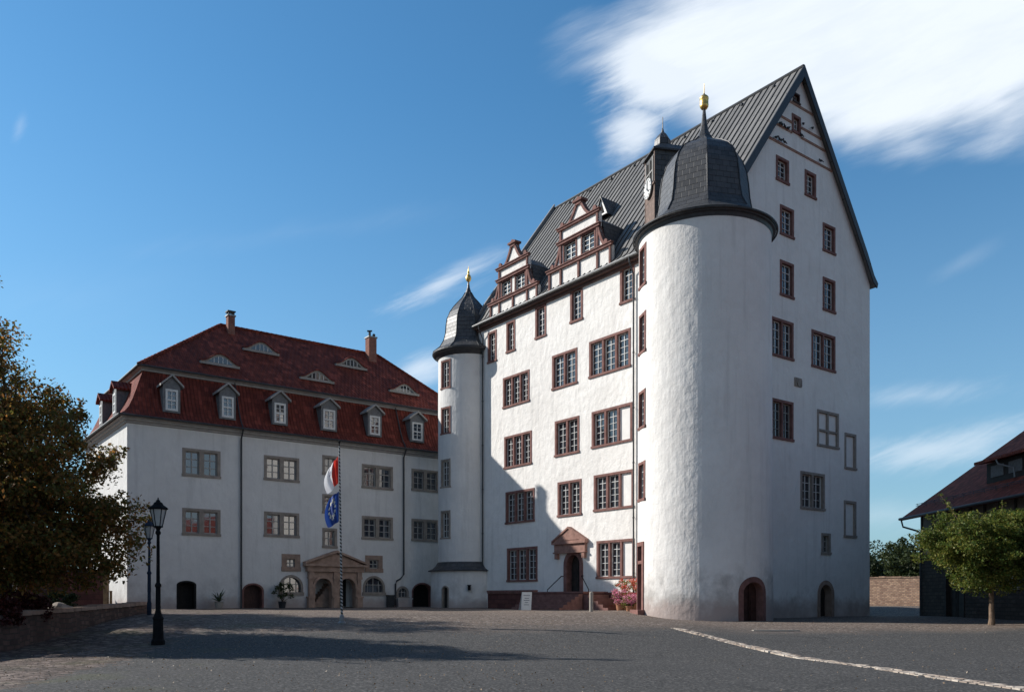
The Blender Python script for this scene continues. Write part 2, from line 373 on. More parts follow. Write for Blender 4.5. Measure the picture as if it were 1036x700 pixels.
    def build(s, name, mats, parent=None, smooth=False, merge=True, loc=None):
        me = bpy.data.meshes.new(name)
        off = parent.matrix_world.translation if parent is not None else Vector((0, 0, 0))
        if parent is not None:
            off = Vector((0, 0, 0)); p = parent
            while p is not None: off = off + Vector(p.location); p = p.parent
        elif loc is not None: off = Vector(loc)
        me.from_pydata([(x - off.x, y - off.y, z - off.z) for x, y, z in s.v], [], s.f)
        uvl = me.uv_layers.new(name='UVMap'); k = 0
        flat = [c for f in s.uv for uv in f for c in uv]
        uvl.data.foreach_set('uv', flat)
        if not isinstance(mats, (list, tuple)): mats = [mats]
        for m in mats: me.materials.append(m)
        me.polygons.foreach_set('material_index', s.mi)
        if merge:
            bm = bmesh.new(); bm.from_mesh(me); bmesh.ops.remove_doubles(bm, verts=bm.verts, dist=.0004)
            bmesh.ops.recalc_face_normals(bm, faces=bm.faces); bm.to_mesh(me); bm.free()
        if smooth: me.polygons.foreach_set('use_smooth', [True] * len(me.polygons))
        o = bpy.data.objects.new(name, me); COL.objects.link(o)
        if parent is not None: o.parent = parent
        elif loc is not None: o.location = loc
        return o
def tag(o, label, cat, group=None, kind=None):
    if label: o['label'] = label
    if cat: o['category'] = cat
    if group: o['group'] = group
    if kind: o['kind'] = kind
    return o
def thing(name, loc, label, cat, group=None):
    o = bpy.data.objects.new(name, None); o.empty_display_size = .3; COL.objects.link(o); o.location = loc
    return tag(o, label, cat, group)
def structure(o): o['kind'] = 'structure'; return o

def wall(mb, F, zb, zt, left, right, opens, step=None, depth=.42):
    """wall sheet with rectangular openings and their reveals; left/right are functions of z"""
    zs = sorted({zb, zt, *[z for o in opens for z in o[2:4] if zb < z < zt], *getattr(F, 'zbreaks', [])})
    zs = [z for z in zs if zb <= z <= zt]
    for za, zc in zip(zs[:-1], zs[1:]):
        zm = (za + zc) / 2; act = sorted([o for o in opens if o[2] < zm < o[3]])
        edges = [None]; 
        for o in act: edges += [o[0], o[1]]
        edges.append(None)
        for i in range(0, len(edges), 2):
            a, b = edges[i], edges[i + 1]
            la = left(za) if a is None else a; lc = left(zc) if a is None else a
            ra = right(za) if b is None else b; rc = right(zc) if b is None else b
            n = 1 if not step else max(1, int(math.ceil((ra - la) / step)))
            for k in range(n):
                f0, f1 = k / n, (k + 1) / n
                p = [(la + (ra - la) * f0, za), (la + (ra - la) * f1, za), (lc + (rc - lc) * f1, zc), (lc + (rc - lc) * f0, zc)]
                mb.face([F.P(u, 0, z) for u, z in p], p)
    for o in opens:
        u0, u1, z0, z1 = o[:4]
        for (p, q) in (((u0, z0), (u0, z1)), ((u0, z1), (u1, z1)), ((u1, z1), (u1, z0)), ((u1, z0), (u0, z0))):
            mb.face([F.P(p[0], 0, p[1]), F.P(q[0], 0, q[1]), F.P(q[0], -depth, q[1]), F.P(p[0], -depth, p[1])])
def arc(u0, u1, zs, rise, n=14):
    c = (u0 + u1) / 2; w = (u1 - u0) / 2
    return [(c - w * math.cos(math.pi * i / n), zs + rise * math.sin(math.pi * i / n)) for i in range(n + 1)]
def spandrel(mb, F, u0, u1, z1, rise, n=0.0):
    A = arc(u0, u1, z1 - rise, rise)
    for i in range(len(A) - 1):
        p = [A[i], A[i + 1], (A[i + 1][0], z1), (A[i][0], z1)]
        mb.face([F.P(u, n, z) for u, z in p], p)

def add_window(parent, F, box, lights, stone, opens, paint='white_paint', gl='glass', rows=4, cols=2, fw=.17, mull=.15, blind=(), sill=.05, proud=.03, trans=None, rec=.17, name='window', fb=.05, mt=.025):
    u0, u1, z0, z1 = box
    opens.append((u0 + .015, u1 - .015, z0 + .015, z1 - .015))
    m = MB()
    m.box(F, u0, u0 + fw, -.32, proud, z0 + fw * .8, z1 - fw * .9); m.box(F, u1 - fw, u1, -.32, proud, z0 + fw * .8, z1 - fw * .9)
    m.box(F, u0, u1, -.32, proud + .002, z1 - fw * .9, z1); m.box(F, u0 - .03, u1 + .03, -.32, proud + sill, z0, z0 + fw * .8)
    iu0, iu1, iz0, iz1 = u0 + fw, u1 - fw, z0 + fw * .8, z1 - fw * .9
    w = (iu1 - iu0 - mull * (lights - 1)) / lights
    for k in range(1, lights):
        a = iu0 + k * w + (k - 1) * mull; m.box(F, a, a + mull, -.32, proud - .012, iz0, iz1)
    if trans: m.box(F, iu0, iu1, -.3, proud - .02, iz0 + (iz1 - iz0) * trans - .06, iz0 + (iz1 - iz0) * trans + .06)
    win = m.build(name, M[stone], parent)
    fr = MB(); pa = MB(); bl = MB(); anyp = anyb = False
    for k in range(lights):
        a = iu0 + k * (w + mull); b = a + w
        if k in blind:
            bl.box(F, a, b, -.3, -.10, iz0, iz1); anyb = True; continue
        anyp = True
        # each glazed light leans by a hair, so the panes reflect different bits of sky
        t = random.uniform(-.012, .012); t2 = random.uniform(-.012, .012)
        g = [F.P(a, -rec - .015 + t, iz0), F.P(b, -rec - .015 - t, iz0 + 0), F.P(b, -rec - .015 - t + t2, iz1), F.P(a, -rec - .015 + t + t2, iz1)]
        pa.face(g)
        n0, n1 = -rec - .03, -rec + .03
        fr.box(F, a, a + fb, n0, n1, iz0, iz1); fr.box(F, b - fb, b, n0, n1, iz0, iz1)
        fr.box(F, a + fb, b - fb, n0, n1, iz0, iz0 + fb); fr.box(F, a + fb, b - fb, n0, n1, iz1 - fb, iz1)
        for c in range(1, cols):
            x = a + (b - a) * c / cols; ww = mt * 1.5 if c * 2 == cols else mt
            fr.box(F, x - ww / 2, x + ww / 2, n0, n1 + .004, iz0 + fb, iz1 - fb)
        for r in range(1, rows):
            z = iz0 + (iz1 - iz0) * r / rows; ww = mt * 1.4 if r == (rows + 1) // 2 + (rows > 3) else mt
            fr.box(F, a + fb, b - fb, n0 + .004, n1, z - ww / 2, z + ww / 2)
    if anyp:
        fr.build('frame', M[paint], win); pa.build('pane', M[gl], win, merge=False)
    if anyb: bl.build('blind_panel', M['blind'], win)
    return win
def add_arch(parent, F, box, rise, opens, wallmb, stone='red_stone', ring=.2, leaf='dark_wood', rec=.3, name='door', panels=True, proud=.04, void=False):
    u0, u1, z0, z1 = box
    opens.append((u0 + .01, u1 - .01, z0, z1))
    spandrel(wallmb, F, u0 + .01, u1 - .01, z1, rise)
    m = MB()
    O = [(u0, z0)] + arc(u0, u1, z1 - rise, rise) + [(u1, z0)]
    r2 = rise - ring if rise > ring * 1.5 else rise * .8
    I = [(u0 + ring, z0)] + arc(u0 + ring, u1 - ring, z1 - rise, r2) + [(u1 - ring, z0)]
    m.strip(F, I, O, -rec - .1, proud)
    d = m.build(name, M[stone], parent)
    lf = MB(); A = [(u0 + ring, z0)] + arc(u0 + ring, u1 - ring, z1 - rise, r2) + [(u1 - ring, z0)]
    lf.prism(F, A, -rec - .06, -rec)
    if panels and not void:
        c = (u0 + u1) / 2; w = (u1 - u0) / 2 - ring
        lf.box(F, c - .02, c + .02, -rec, -rec + .03, z0, z1 - rise * .5)
        for sx in (-1, 1):
            for (a, b) in ((.12, .42), (.5, .85)):
                H = z1 - rise - z0; cu = c + sx * w * .5
                lf.box(F, cu - w * .3, cu + w * .3, -rec, -rec + .025, z0 + H * a, z0 + H * b)
    lf.build('interior' if void else 'leaf', M['black_void' if void else leaf], d)
    return d

# frames of the four great walls
OC = Vector((10.7, 44.3, 0))
FW = Frame(OC, d1, -d2); FG = Frame(OC, d2, -d1)
OL = Vector((-24.1, 52.6, 0))
FL = Frame(OL, d2, -d1); FE = Frame(OL, d1, -d2)
def pbox(F, x0, x1, yt, yb, n=0.0):
    (ua, zt), (ub, _) = F.hit(x0, yt, n), F.hit(x1, yt, n); zb = F.hit(x0, yb, n)[1]
    return (min(ua, ub), max(ua, ub), zb, zt)

# ================================================================== GROUND
def build_ground():
    xs = np.unique(np.concatenate([np.linspace(-2500, -80, 12), np.linspace(-80, -30, 11), np.linspace(-30, 45, 151), np.linspace(45, 100, 12), np.linspace(100, 2500, 12)]))
    ys = np.unique(np.concatenate([np.linspace(-1500, -20, 8), np.linspace(-20, 10, 16), np.linspace(10, 75, 131), np.linspace(75, 150, 16), np.linspace(150, 4000, 12)]))
    V = []; Fc = []
    for y in ys:
        for x in xs:
            z = GZ(x, y) + (.02 * math.sin(x * .9 + 1.3 * math.sin(y * .31)) * math.sin(y * .7 + .4) if abs(x) < 45 and y < 75 else 0)
            V.append((x, y, z))
    nx = len(xs)
    for j in range(len(ys) - 1):
        for i in range(nx - 1): a = j * nx + i; Fc.append((a, a + 1, a + nx + 1, a + nx))
    me = bpy.data.meshes.new('ground'); me.from_pydata(V, [], Fc); me.polygons.foreach_set('use_smooth', [True] * len(Fc))
    m, nt, b = ntree('courtyard_surface', .9, .2)
    X, Y, Z = posz(nt)
    fine = tex_noise(nt, 17, 5, .75); mid = tex_noise(nt, 2.2, 6, .65); big = tex_noise(nt, .22, 5, .6); speck = tex_noise(nt, 90, 2, .6)
    asph = ramp(nt, fine, [(.38, (.016, .016, .016)), (.51, (.064, .062, .060)), (.62, (.18, .17, .16))])
    vs = nt.nodes.new('ShaderNodeTexVoronoi'); vs.inputs['Scale'].default_value = 22; g0 = nt.nodes.new('ShaderNodeNewGeometry'); nt.links.new(g0.outputs['Position'], vs.inputs['Vector'])
    ss = nt.nodes.new('ShaderNodeSeparateColor'); nt.links.new(vs.outputs['Color'], ss.inputs[0])
    chip = ramp(nt, ss.outputs[2], [(0, (.02, .02, .02)), (.5, (.055, .054, .052)), (.85, (.12, .114, .108)), (1, (.32, .30, .28))])
    asph = mixc(nt, .36, asph, chip)
    asph = mixc(nt, ramp(nt, mid, [(.35, 0.0), (.75, .35)]), asph, (.062, .060, .058))
    jn = nt.nodes.new('ShaderNodeTexVoronoi'); jn.feature = 'DISTANCE_TO_EDGE'; jn.inputs['Scale'].default_value = .16; jn.inputs['Randomness'].default_value = .9
    wv = nt.nodes.new('ShaderNodeVectorMath'); wv.operation = 'MULTIPLY_ADD'; wn_ = nt.nodes.new('ShaderNodeTexNoise'); wn_.inputs['Scale'].default_value = .9; wn_.inputs['Detail'].default_value = 5
    nt.links.new(g0.outputs['Position'], wn_.inputs['Vector']); nt.links.new(wn_.outputs['Color'], wv.inputs[0]); wv.inputs[1].default_value = (1.6, 1.6, 0); nt.links.new(g0.outputs['Position'], wv.inputs[2]); nt.links.new(wv.outputs[0], jn.inputs['Vector'])
    asph = mixc(nt, ramp(nt, jn.outputs['Distance'], [(.0, .35), (.005, .2), (.008, 0.0)]), asph, (.02, .02, .02))
    vo = nt.nodes.new('ShaderNodeTexVoronoi'); vo.inputs['Scale'].default_value = 16; g = nt.nodes.new('ShaderNodeNewGeometry'); nt.links.new(g.outputs['Position'], vo.inputs['Vector'])
    sepc = nt.nodes.new('ShaderNodeSeparateColor'); nt.links.new(vo.outputs['Color'], sepc.inputs[0])
    grav = ramp(nt, sepc.outputs[0], [(0, (.06, .045, .038)), (.5, (.145, .112, .092)), (.9, (.235, .185, .15)), (1, (.46, .40, .35))])
    grav = mixc(nt, ramp(nt, mid, [(.4, 0.0), (.7, .5)]), grav, (.125, .098, .08))
    # the gravel lies beyond the asphalt; its edge wanders
    wob = math_n(nt, 'MULTIPLY', math_n(nt, 'SUBTRACT', big, .5), 7)
    e = math_n(nt, 'ADD', math_n(nt, 'ADD', Y, math_n(nt, 'MULTIPLY', X, -.12)), wob)
    gm = math_n(nt, 'MULTIPLY', math_n(nt, 'SUBTRACT', e, 29.0), .3, True)
    c = mixc(nt, gm, asph, grav)
    # cobbled strip beside the low wall
    vc = nt.nodes.new('ShaderNodeTexVoronoi'); vc.feature = 'DISTANCE_TO_EDGE'; vc.inputs['Scale'].default_value = 4.2; nt.links.new(scaled_pos(nt, (1, 1.5, 1)), vc.inputs['Vector'])
    vcc = nt.nodes.new('ShaderNodeTexVoronoi'); vcc.inputs['Scale'].default_value = 4.2; nt.links.new(scaled_pos(nt, (1, 1.5, 1)), vcc.inputs['Vector'])
    sc2 = nt.nodes.new('ShaderNodeSeparateColor'); nt.links.new(vcc.outputs['Color'], sc2.inputs[0])
    cob = ramp(nt, sc2.outputs[1], [(0, (.085, .062, .052)), (.6, (.16, .12, .10)), (1, (.27, .21, .18))])
    joint = ramp(nt, vc.outputs['Distance'], [(.0, 0.0), (.09, 1.0)])
    cob = mixc(nt, joint, (.045, .038, .033), cob)
    ce = math_n(nt, 'ADD', math_n(nt, 'ADD', X, math_n(nt, 'MULTIPLY', math_n(nt, 'SUBTRACT', mid, .5), 3.0)), math_n(nt, 'MULTIPLY', Y, .165))
    cm = math_n(nt, 'MULTIPLY', math_n(nt, 'SUBTRACT', -6.2, ce), 3.0, True)
    c = mixc(nt, cm, c, cob)
    mossy = math_n(nt, 'MULTIPLY', ramp(nt, tex_noise(nt, .5, 5, .6), [(.52, 0.0), (.66, .3)]), math_n(nt, 'MULTIPLY', math_n(nt, 'SUBTRACT', -3.0, ce), .8, True))
    c = mixc(nt, mossy, c, (.10, .105, .045))
    # faint old patches and tyre-worn bands in the asphalt
    band = tex_noise(nt, 1.0, 4, .6, scaled_pos(nt, (.06, .5, 1)))
    c = mixc(nt, ramp(nt, band, [(.5, 0.0), (.7, .28)]), c, (.055, .054, .053))
    fb_ = math_n(nt, 'MULTIPLY', math_n(nt, 'SUBTRACT', Y, 95), .03, True); c = mixc(nt, fb_, c, (.05, .07, .025))
    nt.links.new(c, b.inputs['Base Color'])
    n1 = bump(nt, b, joint, .9, .03); 
    nt.nodes[-1].inputs['Strength'].default_value = 1; 
    nt.links.new(math_n(nt, 'MULTIPLY', cm, .9), nt.nodes['Bump'].inputs['Strength'])
    n2 = bump(nt, b, fine, .7, .02, n1); bump(nt, b, speck, .4, .01, n2)
    me.materials.append(m)
    o = bpy.data.objects.new('ground', me); COL.objects.link(o); structure(o)
build_ground()

# pale stone setts across the asphalt
def sett_strip():
    mb = MB(); a = Vector((6.15, 31.6)); b = Vector((9.35, 12.6)); L = (b - a).length; t = (b - a).normalized(); n = Vector((-t.y, t.x)); k = 0
    for row in (-1, 0, 1):
        s = 0
        while s < L:
            l = random.uniform(.16, .24); w = random.uniform(.1, .125)
            if random.random() < (.97 if row < 1 else .9):
                off = row * .14 + random.uniform(-.012, .012) + .10 * math.sin(s * .35) + .05 * math.sin(s * 1.1)
                c0 = a + t * s + n * off; pts = []
                for (x, y) in ((.01, -w / 2), (l - .015, -w / 2), (l - .015, w / 2), (.01, w / 2)):
                    p = c0 + t * x + n * y + Vector((random.uniform(-.01, .01), random.uniform(-.01, .01))); pts.append(p)
                h = random.uniform(.012, .03)
                mb.hexa([(p.x, p.y, GZ(p.x, p.y) - .05) for p in pts], [(p.x, p.y, GZ(p.x, p.y) + h) for p in pts])
            s += l
    m, nt, bb = ntree('pale_setts', .85, .2); g = nt.nodes.new('ShaderNodeNewGeometry')
    c = ramp(nt, g.outputs['Random Per Island'], [(0, (.30, .235, .19)), (.5, (.46, .38, .31)), (1, (.62, .55, .47))])
    c = mixc(nt, ramp(nt, tex_noise(nt, 7, 5), [(.4, 0.0), (.7, .6)]), c, (.16, .14, .125)); nt.links.new(c, bb.inputs['Base Color'])
    structure(mb.build('paving_strip', m))
sett_strip()

# ================================================================== MAIN CASTLE BUILDING
ZE = 21.5; ZR = 32.3; WID = 15.1; LEN = 22.0; HALF = WID / 2
castle = thing('castle_building', (OC.x + 1, OC.y + 8, .4), 'tall white castle building with steep grey metal roof and high gable', 'building')
def build_castle():
    # --- west wall
    ow = []; wmb = MB()
    def W(xl, xr, yt, yb, n, blind=(), rows=5): 
        bx = pbox(FW, xl, xr, yt, yb)
        # blind indexes count from the tower side (low u)
        add_window(castle, FW, bx, n, 'red_stone', ow, rows=rows, blind=blind)
    for a in ((493.6, 502.6, 337, 368.5), (512.4, 521.4, 326.6, 358), (541.7, 552.7, 311.3, 344), (577, 589.7, 293.6, 328), (627.4, 642, 271.6, 309)): W(*a, 1)
    W(509, 535.8, 382.8, 413.9, 3); W(558.7, 584.1, 360.4, 395.4, 2); W(596.2, 638.1, 346.3, 383.5, 3)
    W(510.3, 538.1, 442.2, 474.8, 3); W(561.5, 586.2, 426.5, 462.7, 2); W(598.8, 639.9, 417, 454.2, 3, (0,))
    W(511.7, 541, 498, 530.5, 3); W(564.3, 588.4, 488, 523.3, 2); W(600.9, 641.2, 481, 517.8, 3, (0,))
    W(513.1, 543.9, 554.6, 588.6, 3); W(603.7, 642, 547.2, 585.4, 3, (0,))
    # main door with its pediment
    db = pbox(FW, 570.5, 590, 557, 599); db = (db[0], db[1], 1.95, db[3])
    add_arch(castle, FW, db, (db[1] - db[0]) / 2, ow, wmb, 'red_stone', .3, 'black_wood', .42, 'door')
    pb = pbox(FW, 563, 594, 547, 556); c = (pb[0] + pb[1]) / 2; zt = FW.hit(578, 534.6)[1]
    m = MB(); z1 = pb[3] - .15
    m.prism(FW, [(pb[0] - .1, z1), (pb[1] + .1, z1), (c, zt)], 0, .26)
    m.box(FW, pb[0] - .14, pb[1] + .14, 0, .34, z1 - .12, z1 + .002)
    m.box(FW, pb[0], pb[1], 0, .2, z1 - .62, z1 - .122)
    m.box(FW, pb[0] - .06, pb[1] + .06, 0, .27, z1 - .70, z1 - .618)
    for u in (pb[0] + .05, pb[1] - .3): m.box(FW, u, u + .25, 0, .22, z1 - 1.05, z1 - .702)
    m.prism(FW, [(pb[0] + .5, z1 + .12), (pb[1] - .5, z1 + .12), (c, zt - .3)], .26, .29)
    # raking mouldings
    for (ua, ub) in ((pb[0] - .14, c), (pb[1] + .14, c)):
        sgn = .12
        m.prism(FW, [(ua, z1 + .004), (ub, zt), (ub, zt + sgn), (ua, z1 + sgn)], .0, .33)
    m.build('door_pediment', M['red_stone_mid'], castle)
    # --- gable wall
    og = []; gmb = MB()
    def G(xl, xr, yt, yb, n, **k): return add_window(castle, FG, pbox(FG, xl, xr, yt, yb), n, k.pop('stone', 'red_stone'), og, **k)
    G(802, 809, 92.4, 103, 1, stone='dark_wood', rows=2, fw=.1, paint='grey_paint'); G(801, 810, 114.5, 133.5, 1, rows=3)
    G(785, 798, 156.6, 182, 1); G(814, 825.4, 171.2, 197.5, 1)
    G(789, 803, 206.5, 237, 1); G(832.3, 844.9, 224.9, 253.7, 1)
    G(789, 802.9, 262.3, 298.6, 1); G(832.3, 844.9, 279.7, 313.7, 1)
    G(779.4, 802.6, 319.4, 359.1, 2); G(820.9, 844.9, 332.9, 370.9, 2)
    G(780, 802.5, 402, 443, 2, paint='grey_paint'); G(826.6, 848.4, 413.7, 450.8, 2, stone='tan_stone', blind=(0, 1), trans=.45)
    G(854.3, 866, 437.3, 474, 1, stone='tan_stone', blind=(0,))
    G(809.7, 834.2, 476, 514.3, 2, stone='tan_stone', paint='white_paint'); G(853.7, 866, 505.8, 543.2, 1, stone='tan_stone', blind=(0,))
    G(830.8, 840.2, 538.8, 560.5, 1, stone='tan_stone', rows=3, paint='grey_paint')
    b = pbox(FG, 827, 843.6, 586.6, 625)
    add_arch(castle, FG, (b[0], b[1], .0, b[3]), (b[1] - b[0]) / 2, og, gmb, 'brown_stone', .26, 'black_wood', .45, 'door')
    # crest stone
    b = pbox(FG, 803.5, 810.5, 381.5, 390.5); m = MB(); m.box(FG, b[0], b[1], 0, .05, b[2], b[3])
    c = (b[0] + b[1]) / 2; zc = (b[2] + b[3]) / 2; w = (b[1] - b[0]) / 2
    m.prism(FG, [(c - w * .6, zc + w * .7), (c + w * .6, zc + w * .7), (c + w * .6, zc - w * .1), (c, zc - w * .8), (c - w * .6, zc - w * .1)], .05, .1)
    m.box(FG, c - w * .95, c - w * .7, .05, .09, zc - w * .6, zc + w * .5); m.box(FG, c + w * .7, c + w * .95, .05, .09, zc - w * .6, zc + w * .5)
    m.build('crest_stone', M['tan_stone'], castle)
    # roof cross-section of the gable: (u, z)
    KU = .55; KZ = 22.6
    prof = [(-.40, 21.42), (.05, 21.85), (KU + .25, 23.05), (HALF, ZR)]
    def Lz(z):
        if z <= 21.2: return 0.0
        pts = [(0, 21.2), (0.0, 21.45), (KU + .25, 22.75), (HALF, ZR - .35)]
        for (ua, za), (ub, zb_) in zip(pts[:-1], pts[1:]):
            if za <= z <= zb_: return ua + (ub - ua) * (z - za) / max(1e-6, zb_ - za)
        return HALF
    FG.zbreaks = [21.45, 22.75]; FW.zbreaks = []
    wall(gmb, FG, -.6, ZR - .36, Lz, lambda z: WID - Lz(z), og)
    wall(wmb, FW, -.6, 21.3, lambda z: 0, lambda z: LEN, ow)
    FB = Frame(OC + d2 * WID, d1, d2)
    wall(wmb, FB, -.6, 21.3, lambda z: 0, lambda z: LEN, [])
    FF = Frame(OC + d1 * LEN, d2, d1)
    FF.zbreaks = [21.45, 22.75]
    wall(gmb, FF, -.6, ZR - .36, Lz, lambda z: WID - Lz(z), [])
    for src in (gmb,): 
        i = len(wmb.v); wmb.v += src.v; wmb.f += [tuple(a + i for a in f) for f in src.f]; wmb.uv += src.uv; wmb.mi += src.mi
    wmb.build('wall', M['plaster_main'], castle)
    # string courses of the gable
    for (xa, ya, xb, yb) in ((796, 101.5, 818, 113.6), (787.5, 117, 826, 134.4), (783.5, 125, 831, 150.4), (776, 138.7, 836, 169.6)):
        z = FG.hit(xa, ya)[1]; u0 = Lz(z) + .1; m = MB(); segs = [(u0, WID - u0)]
        for o in og:
            if o[2] - .1 < z < o[3] + .1:
                segs = [s2 for s in segs for s2 in (((s[0], min(s[1], o[0] - .02)), (max(s[0], o[1] + .02), s[1])) if s[0] < o[0] < s[1] else (s,))]
        for a, b_ in segs:
            if b_ - a > .1: m.box(FG, a, b_, 0, .06, z - .035, z + .025); m.box(FG, a, b_, .002, .09, z + .027, z + .045)
        m.build('string_course', M['red_stone_light'], castle)
    # --- roof, a closed shell with standing seams
    def rp(side, k, t):                         # side 0: facing the courtyard, 1: the far side
        u, z = k; u = u if side == 0 else WID - u
        v = OC + d2 * u + d1 * t; return Vector((v.x, v.y, z))
    T0, T1 = -.28, LEN + .25
    P2 = prof; rm = MB()
    for side in (0, 1):
        s_acc = 0
        for (ka, kb) in zip(P2[:-1], P2[1:]):
            dl = math.hypot(kb[0] - ka[0], kb[1] - ka[1])
            rm.face([rp(side, ka, T0), rp(side, ka, T1), rp(side, kb, T1), rp(side, kb, T0)], [(T0, s_acc), (T1, s_acc), (T1, s_acc + dl), (T0, s_acc + dl)])
            lo = lambda k: (k[0] + .05, k[1] - .14)
            rm.face([rp(side, lo(ka), T1), rp(side, lo(ka), T0), rp(side, lo(kb), T0), rp(side, lo(kb), T1)])
            for T in (T0, T1): rm.face([rp(side, ka, T), rp(side, kb, T), rp(side, lo(kb), T), rp(side, lo(ka), T)])
            s_acc += dl
        rm.face([rp(side, P2[0], T0), rp(side, P2[0], T1), rp(side, (P2[0][0] + .05, P2[0][1] - .14), T1), rp(side, (P2[0][0] + .05, P2[0][1] - .14), T0)])
    roof = rm.build('roof', M['roof_sheet'], castle)
    sm = MB(); t = T0 + .35
    while t < T1 - .2:
        for side in (0, 1):
            for (ka, kb) in zip(P2[:-1], P2[1:]):
                nx, nz = -(kb[1] - ka[1]), (kb[0] - ka[0]); l = math.hypot(nx, nz); nx, nz = nx / l * .055, nz / l * .055
                a = [rp(side, ka, t - .015), rp(side, ka, t + .015), rp(side, kb, t + .015), rp(side, kb, t - .015)]
                up = lambda k: (k[0] + nx, k[1] + nz)
                b_ = [rp(side, up(ka), t - .015), rp(side, up(ka), t + .015), rp(side, up(kb), t + .015), rp(side, up(kb), t - .015)]
                sm.hexa(a, b_)
        t += .5
    sm.build('roof_seams', M['seam'], roof)
    rg = MB(); rg.tube([rp(0, (HALF, ZR + .02), T0), rp(0, (HALF, ZR + .02), T1)], .11, 8); rg.build('ridge_cap', M['metal_dark'], roof)
    # snow hooks / little vents along the ridge
    for k in range(9):
        vg = MB(); p = rp(0, (HALF - .35, ZR - .45), 1.5 + k * 2.3); vg.ball(p, .13, 6, 4)
        vg.build('roof_hook', M['metal_dark'], roof)
    # barge boards on both gables
    for T, dirn in ((T0, -1), (T1, 1)):
        bm_ = MB()
        for side in (0, 1):
            for i, (ka, kb) in enumerate(zip(P2[:-1], P2[1:])):
                a0 = rp(side, (ka[0], ka[1] + .08), T); b0 = rp(side, (kb[0], kb[1] + .08), T)
                dd = [.22, .34, .46, .62]; a1 = rp(side, (ka[0] + .1, ka[1] - dd[i]), T); b1 = rp(side, (kb[0] + .1 * (i < 2), kb[1] - dd[i + 1]), T)
                off = d1 * (.07 * dirn)
                bm_.hexa([a0, b0, b1, a1], [a0 + off, b0 + off, b1 + off, a1 + off])
        bm_.build('barge_board', M['metal_dark'], castle)
    # raised verge at the far end of the roof
    vm_ = MB()
    for (ka, kb) in zip(P2[:-1], P2[1:]):
        q = [rp(0, (k[0] - .02, k[1] + h), T1 - w_) for k, h, w_ in ((ka, 0, .02), (kb, 0, .02), (kb, .38, .02), (ka, .38, .02))]
        vm_.hexa(q, [v - d1 * .16 for v in q])
    vm_.build('raised_verge', M['zinc'], castle)
    # eaves cornice in brown stone, then the gutter
    em = MB(); em.box(FW, -.02, LEN, 0, .14, 20.98, 21.14); em.box(FW, -.02, LEN, 0, .34, 21.142, 21.32)
    em.build('eaves_cornice', M['eaves_brown'], castle)
    gt = MB(); gt.tube([FW.P(.1, .48, 21.36), FW.P(LEN, .48, 21.36)], .075, 8); gt.build('gutter', M['zinc'], castle)
    for px in (489.6, 642.4):
        u = FW.hit(px, 400)[0]; pm = MB(); zl = 1.0 if px < 500 else .85
        pm.tube([FW.P(u, .48, 21.3), FW.P(u, .44, 21.0), FW.P(u, .12, 20.4), FW.P(u, .12, zl)], .05, 8)
        for z in np.arange(3, 20, 3.2): pm.tube([FW.P(u, .12, z), FW.P(u, .12, z + .07)], .07, 8)
        pm.build('downpipe', M['metal_dark'], castle)
    # --- the two scrolled dormer gables
    def zdormer(xl, xr, yl, yr, ya, yc2, yc3, xa=0):
        u1_, zA = FW.hit(xl, yl, .08); u0_, zB = FW.hit(xr, yr, .08); c = ((u0_ + u1_) / 2 + FW.hit(xa, 200, .08)[0]) / 2; hw = (u1_ - u0_) / 2
        zc1 = (zA + zB) / 2; base = 21.36
        xm = CX + FP * (FW.P(c, 0, 0).x / FW.P(c, 0, 0).y)
        zt = FW.hit(xm, ya, .08)[1]; z2 = FW.hit(xm, yc2, .08)[1]; z3 = FW.hit(xm, yc3, .08)[1]
        iw = hw * .58
        n0, n1 = -.12, .12
        # plaster face: outline with volutes
        def vol(ua, za, ub, zb, sg, n=10):      # an S-shaped scroll edge
            r = []
            for i in range(n + 1):
                t = i / n; e = .5 - .5 * math.cos(math.pi * t)
                r.append((ua + (ub - ua) * (t ** .6), za + (zb - za) * (t ** 1.7 * .75 + .25 * e)))
            return r
        left = vol(c - hw * .93, zc1, c - iw, z2, -1); right = [(2 * c - u, z) for u, z in left][::-1]
        topL = vol(c - iw, z3, c - .22, zt - .1, -1); topR = [(2 * c - u, z) for u, z in topL][::-1]
        face = MB()
        wl = MB()
        # windows
        wins = []
        for sg in (-1, 1):
            w0 = c + sg * iw * .47; wins.append((w0 - iw * .31, w0 + iw * .31, zc1 + .12, z2 - .16))
        dm = MB()
        dm.prism(FW, [(c - hw * .93, base), (c + hw * .93, base), (c + hw * .93, zc1), (c - hw * .93, zc1)], n0, n1)
        body = [(c - iw, zc1), (c - iw, z2)]
        # the window storey is split round its windows
        us = [c - iw, wins[0][0], wins[0][1], wins[1][0], wins[1][1], c + iw]
        for i in (0, 2, 4): dm.prism(FW, [(us[i], zc1), (us[i + 1], zc1), (us[i + 1], z2), (us[i], z2)], n0, n1)
        for w_ in wins:
            dm.prism(FW, [(w_[0], zc1), (w_[1], zc1), (w_[1], w_[2]), (w_[0], w_[2])], n0, n1); dm.prism(FW, [(w_[0], w_[3]), (w_[1], w_[3]), (w_[1], z2), (w_[0], z2)], n0, n1)
        dm.prism(FW, left + [(c - iw, zc1)], n0, n1); dm.prism(FW, right + [(c + iw, zc1)], n0, n1) if False else dm.prism(FW, [(c + iw, zc1)] + right, n0, n1)
        dm.prism(FW, [(c - iw, z2), (c + iw, z2), (c + iw, z3), (c - iw, z3)], n0, n1)
        dm.prism(FW, topL + topR, n0, n1)
        D = dm.build('dormer', M['plaster_main'], castle)
        st = MB()
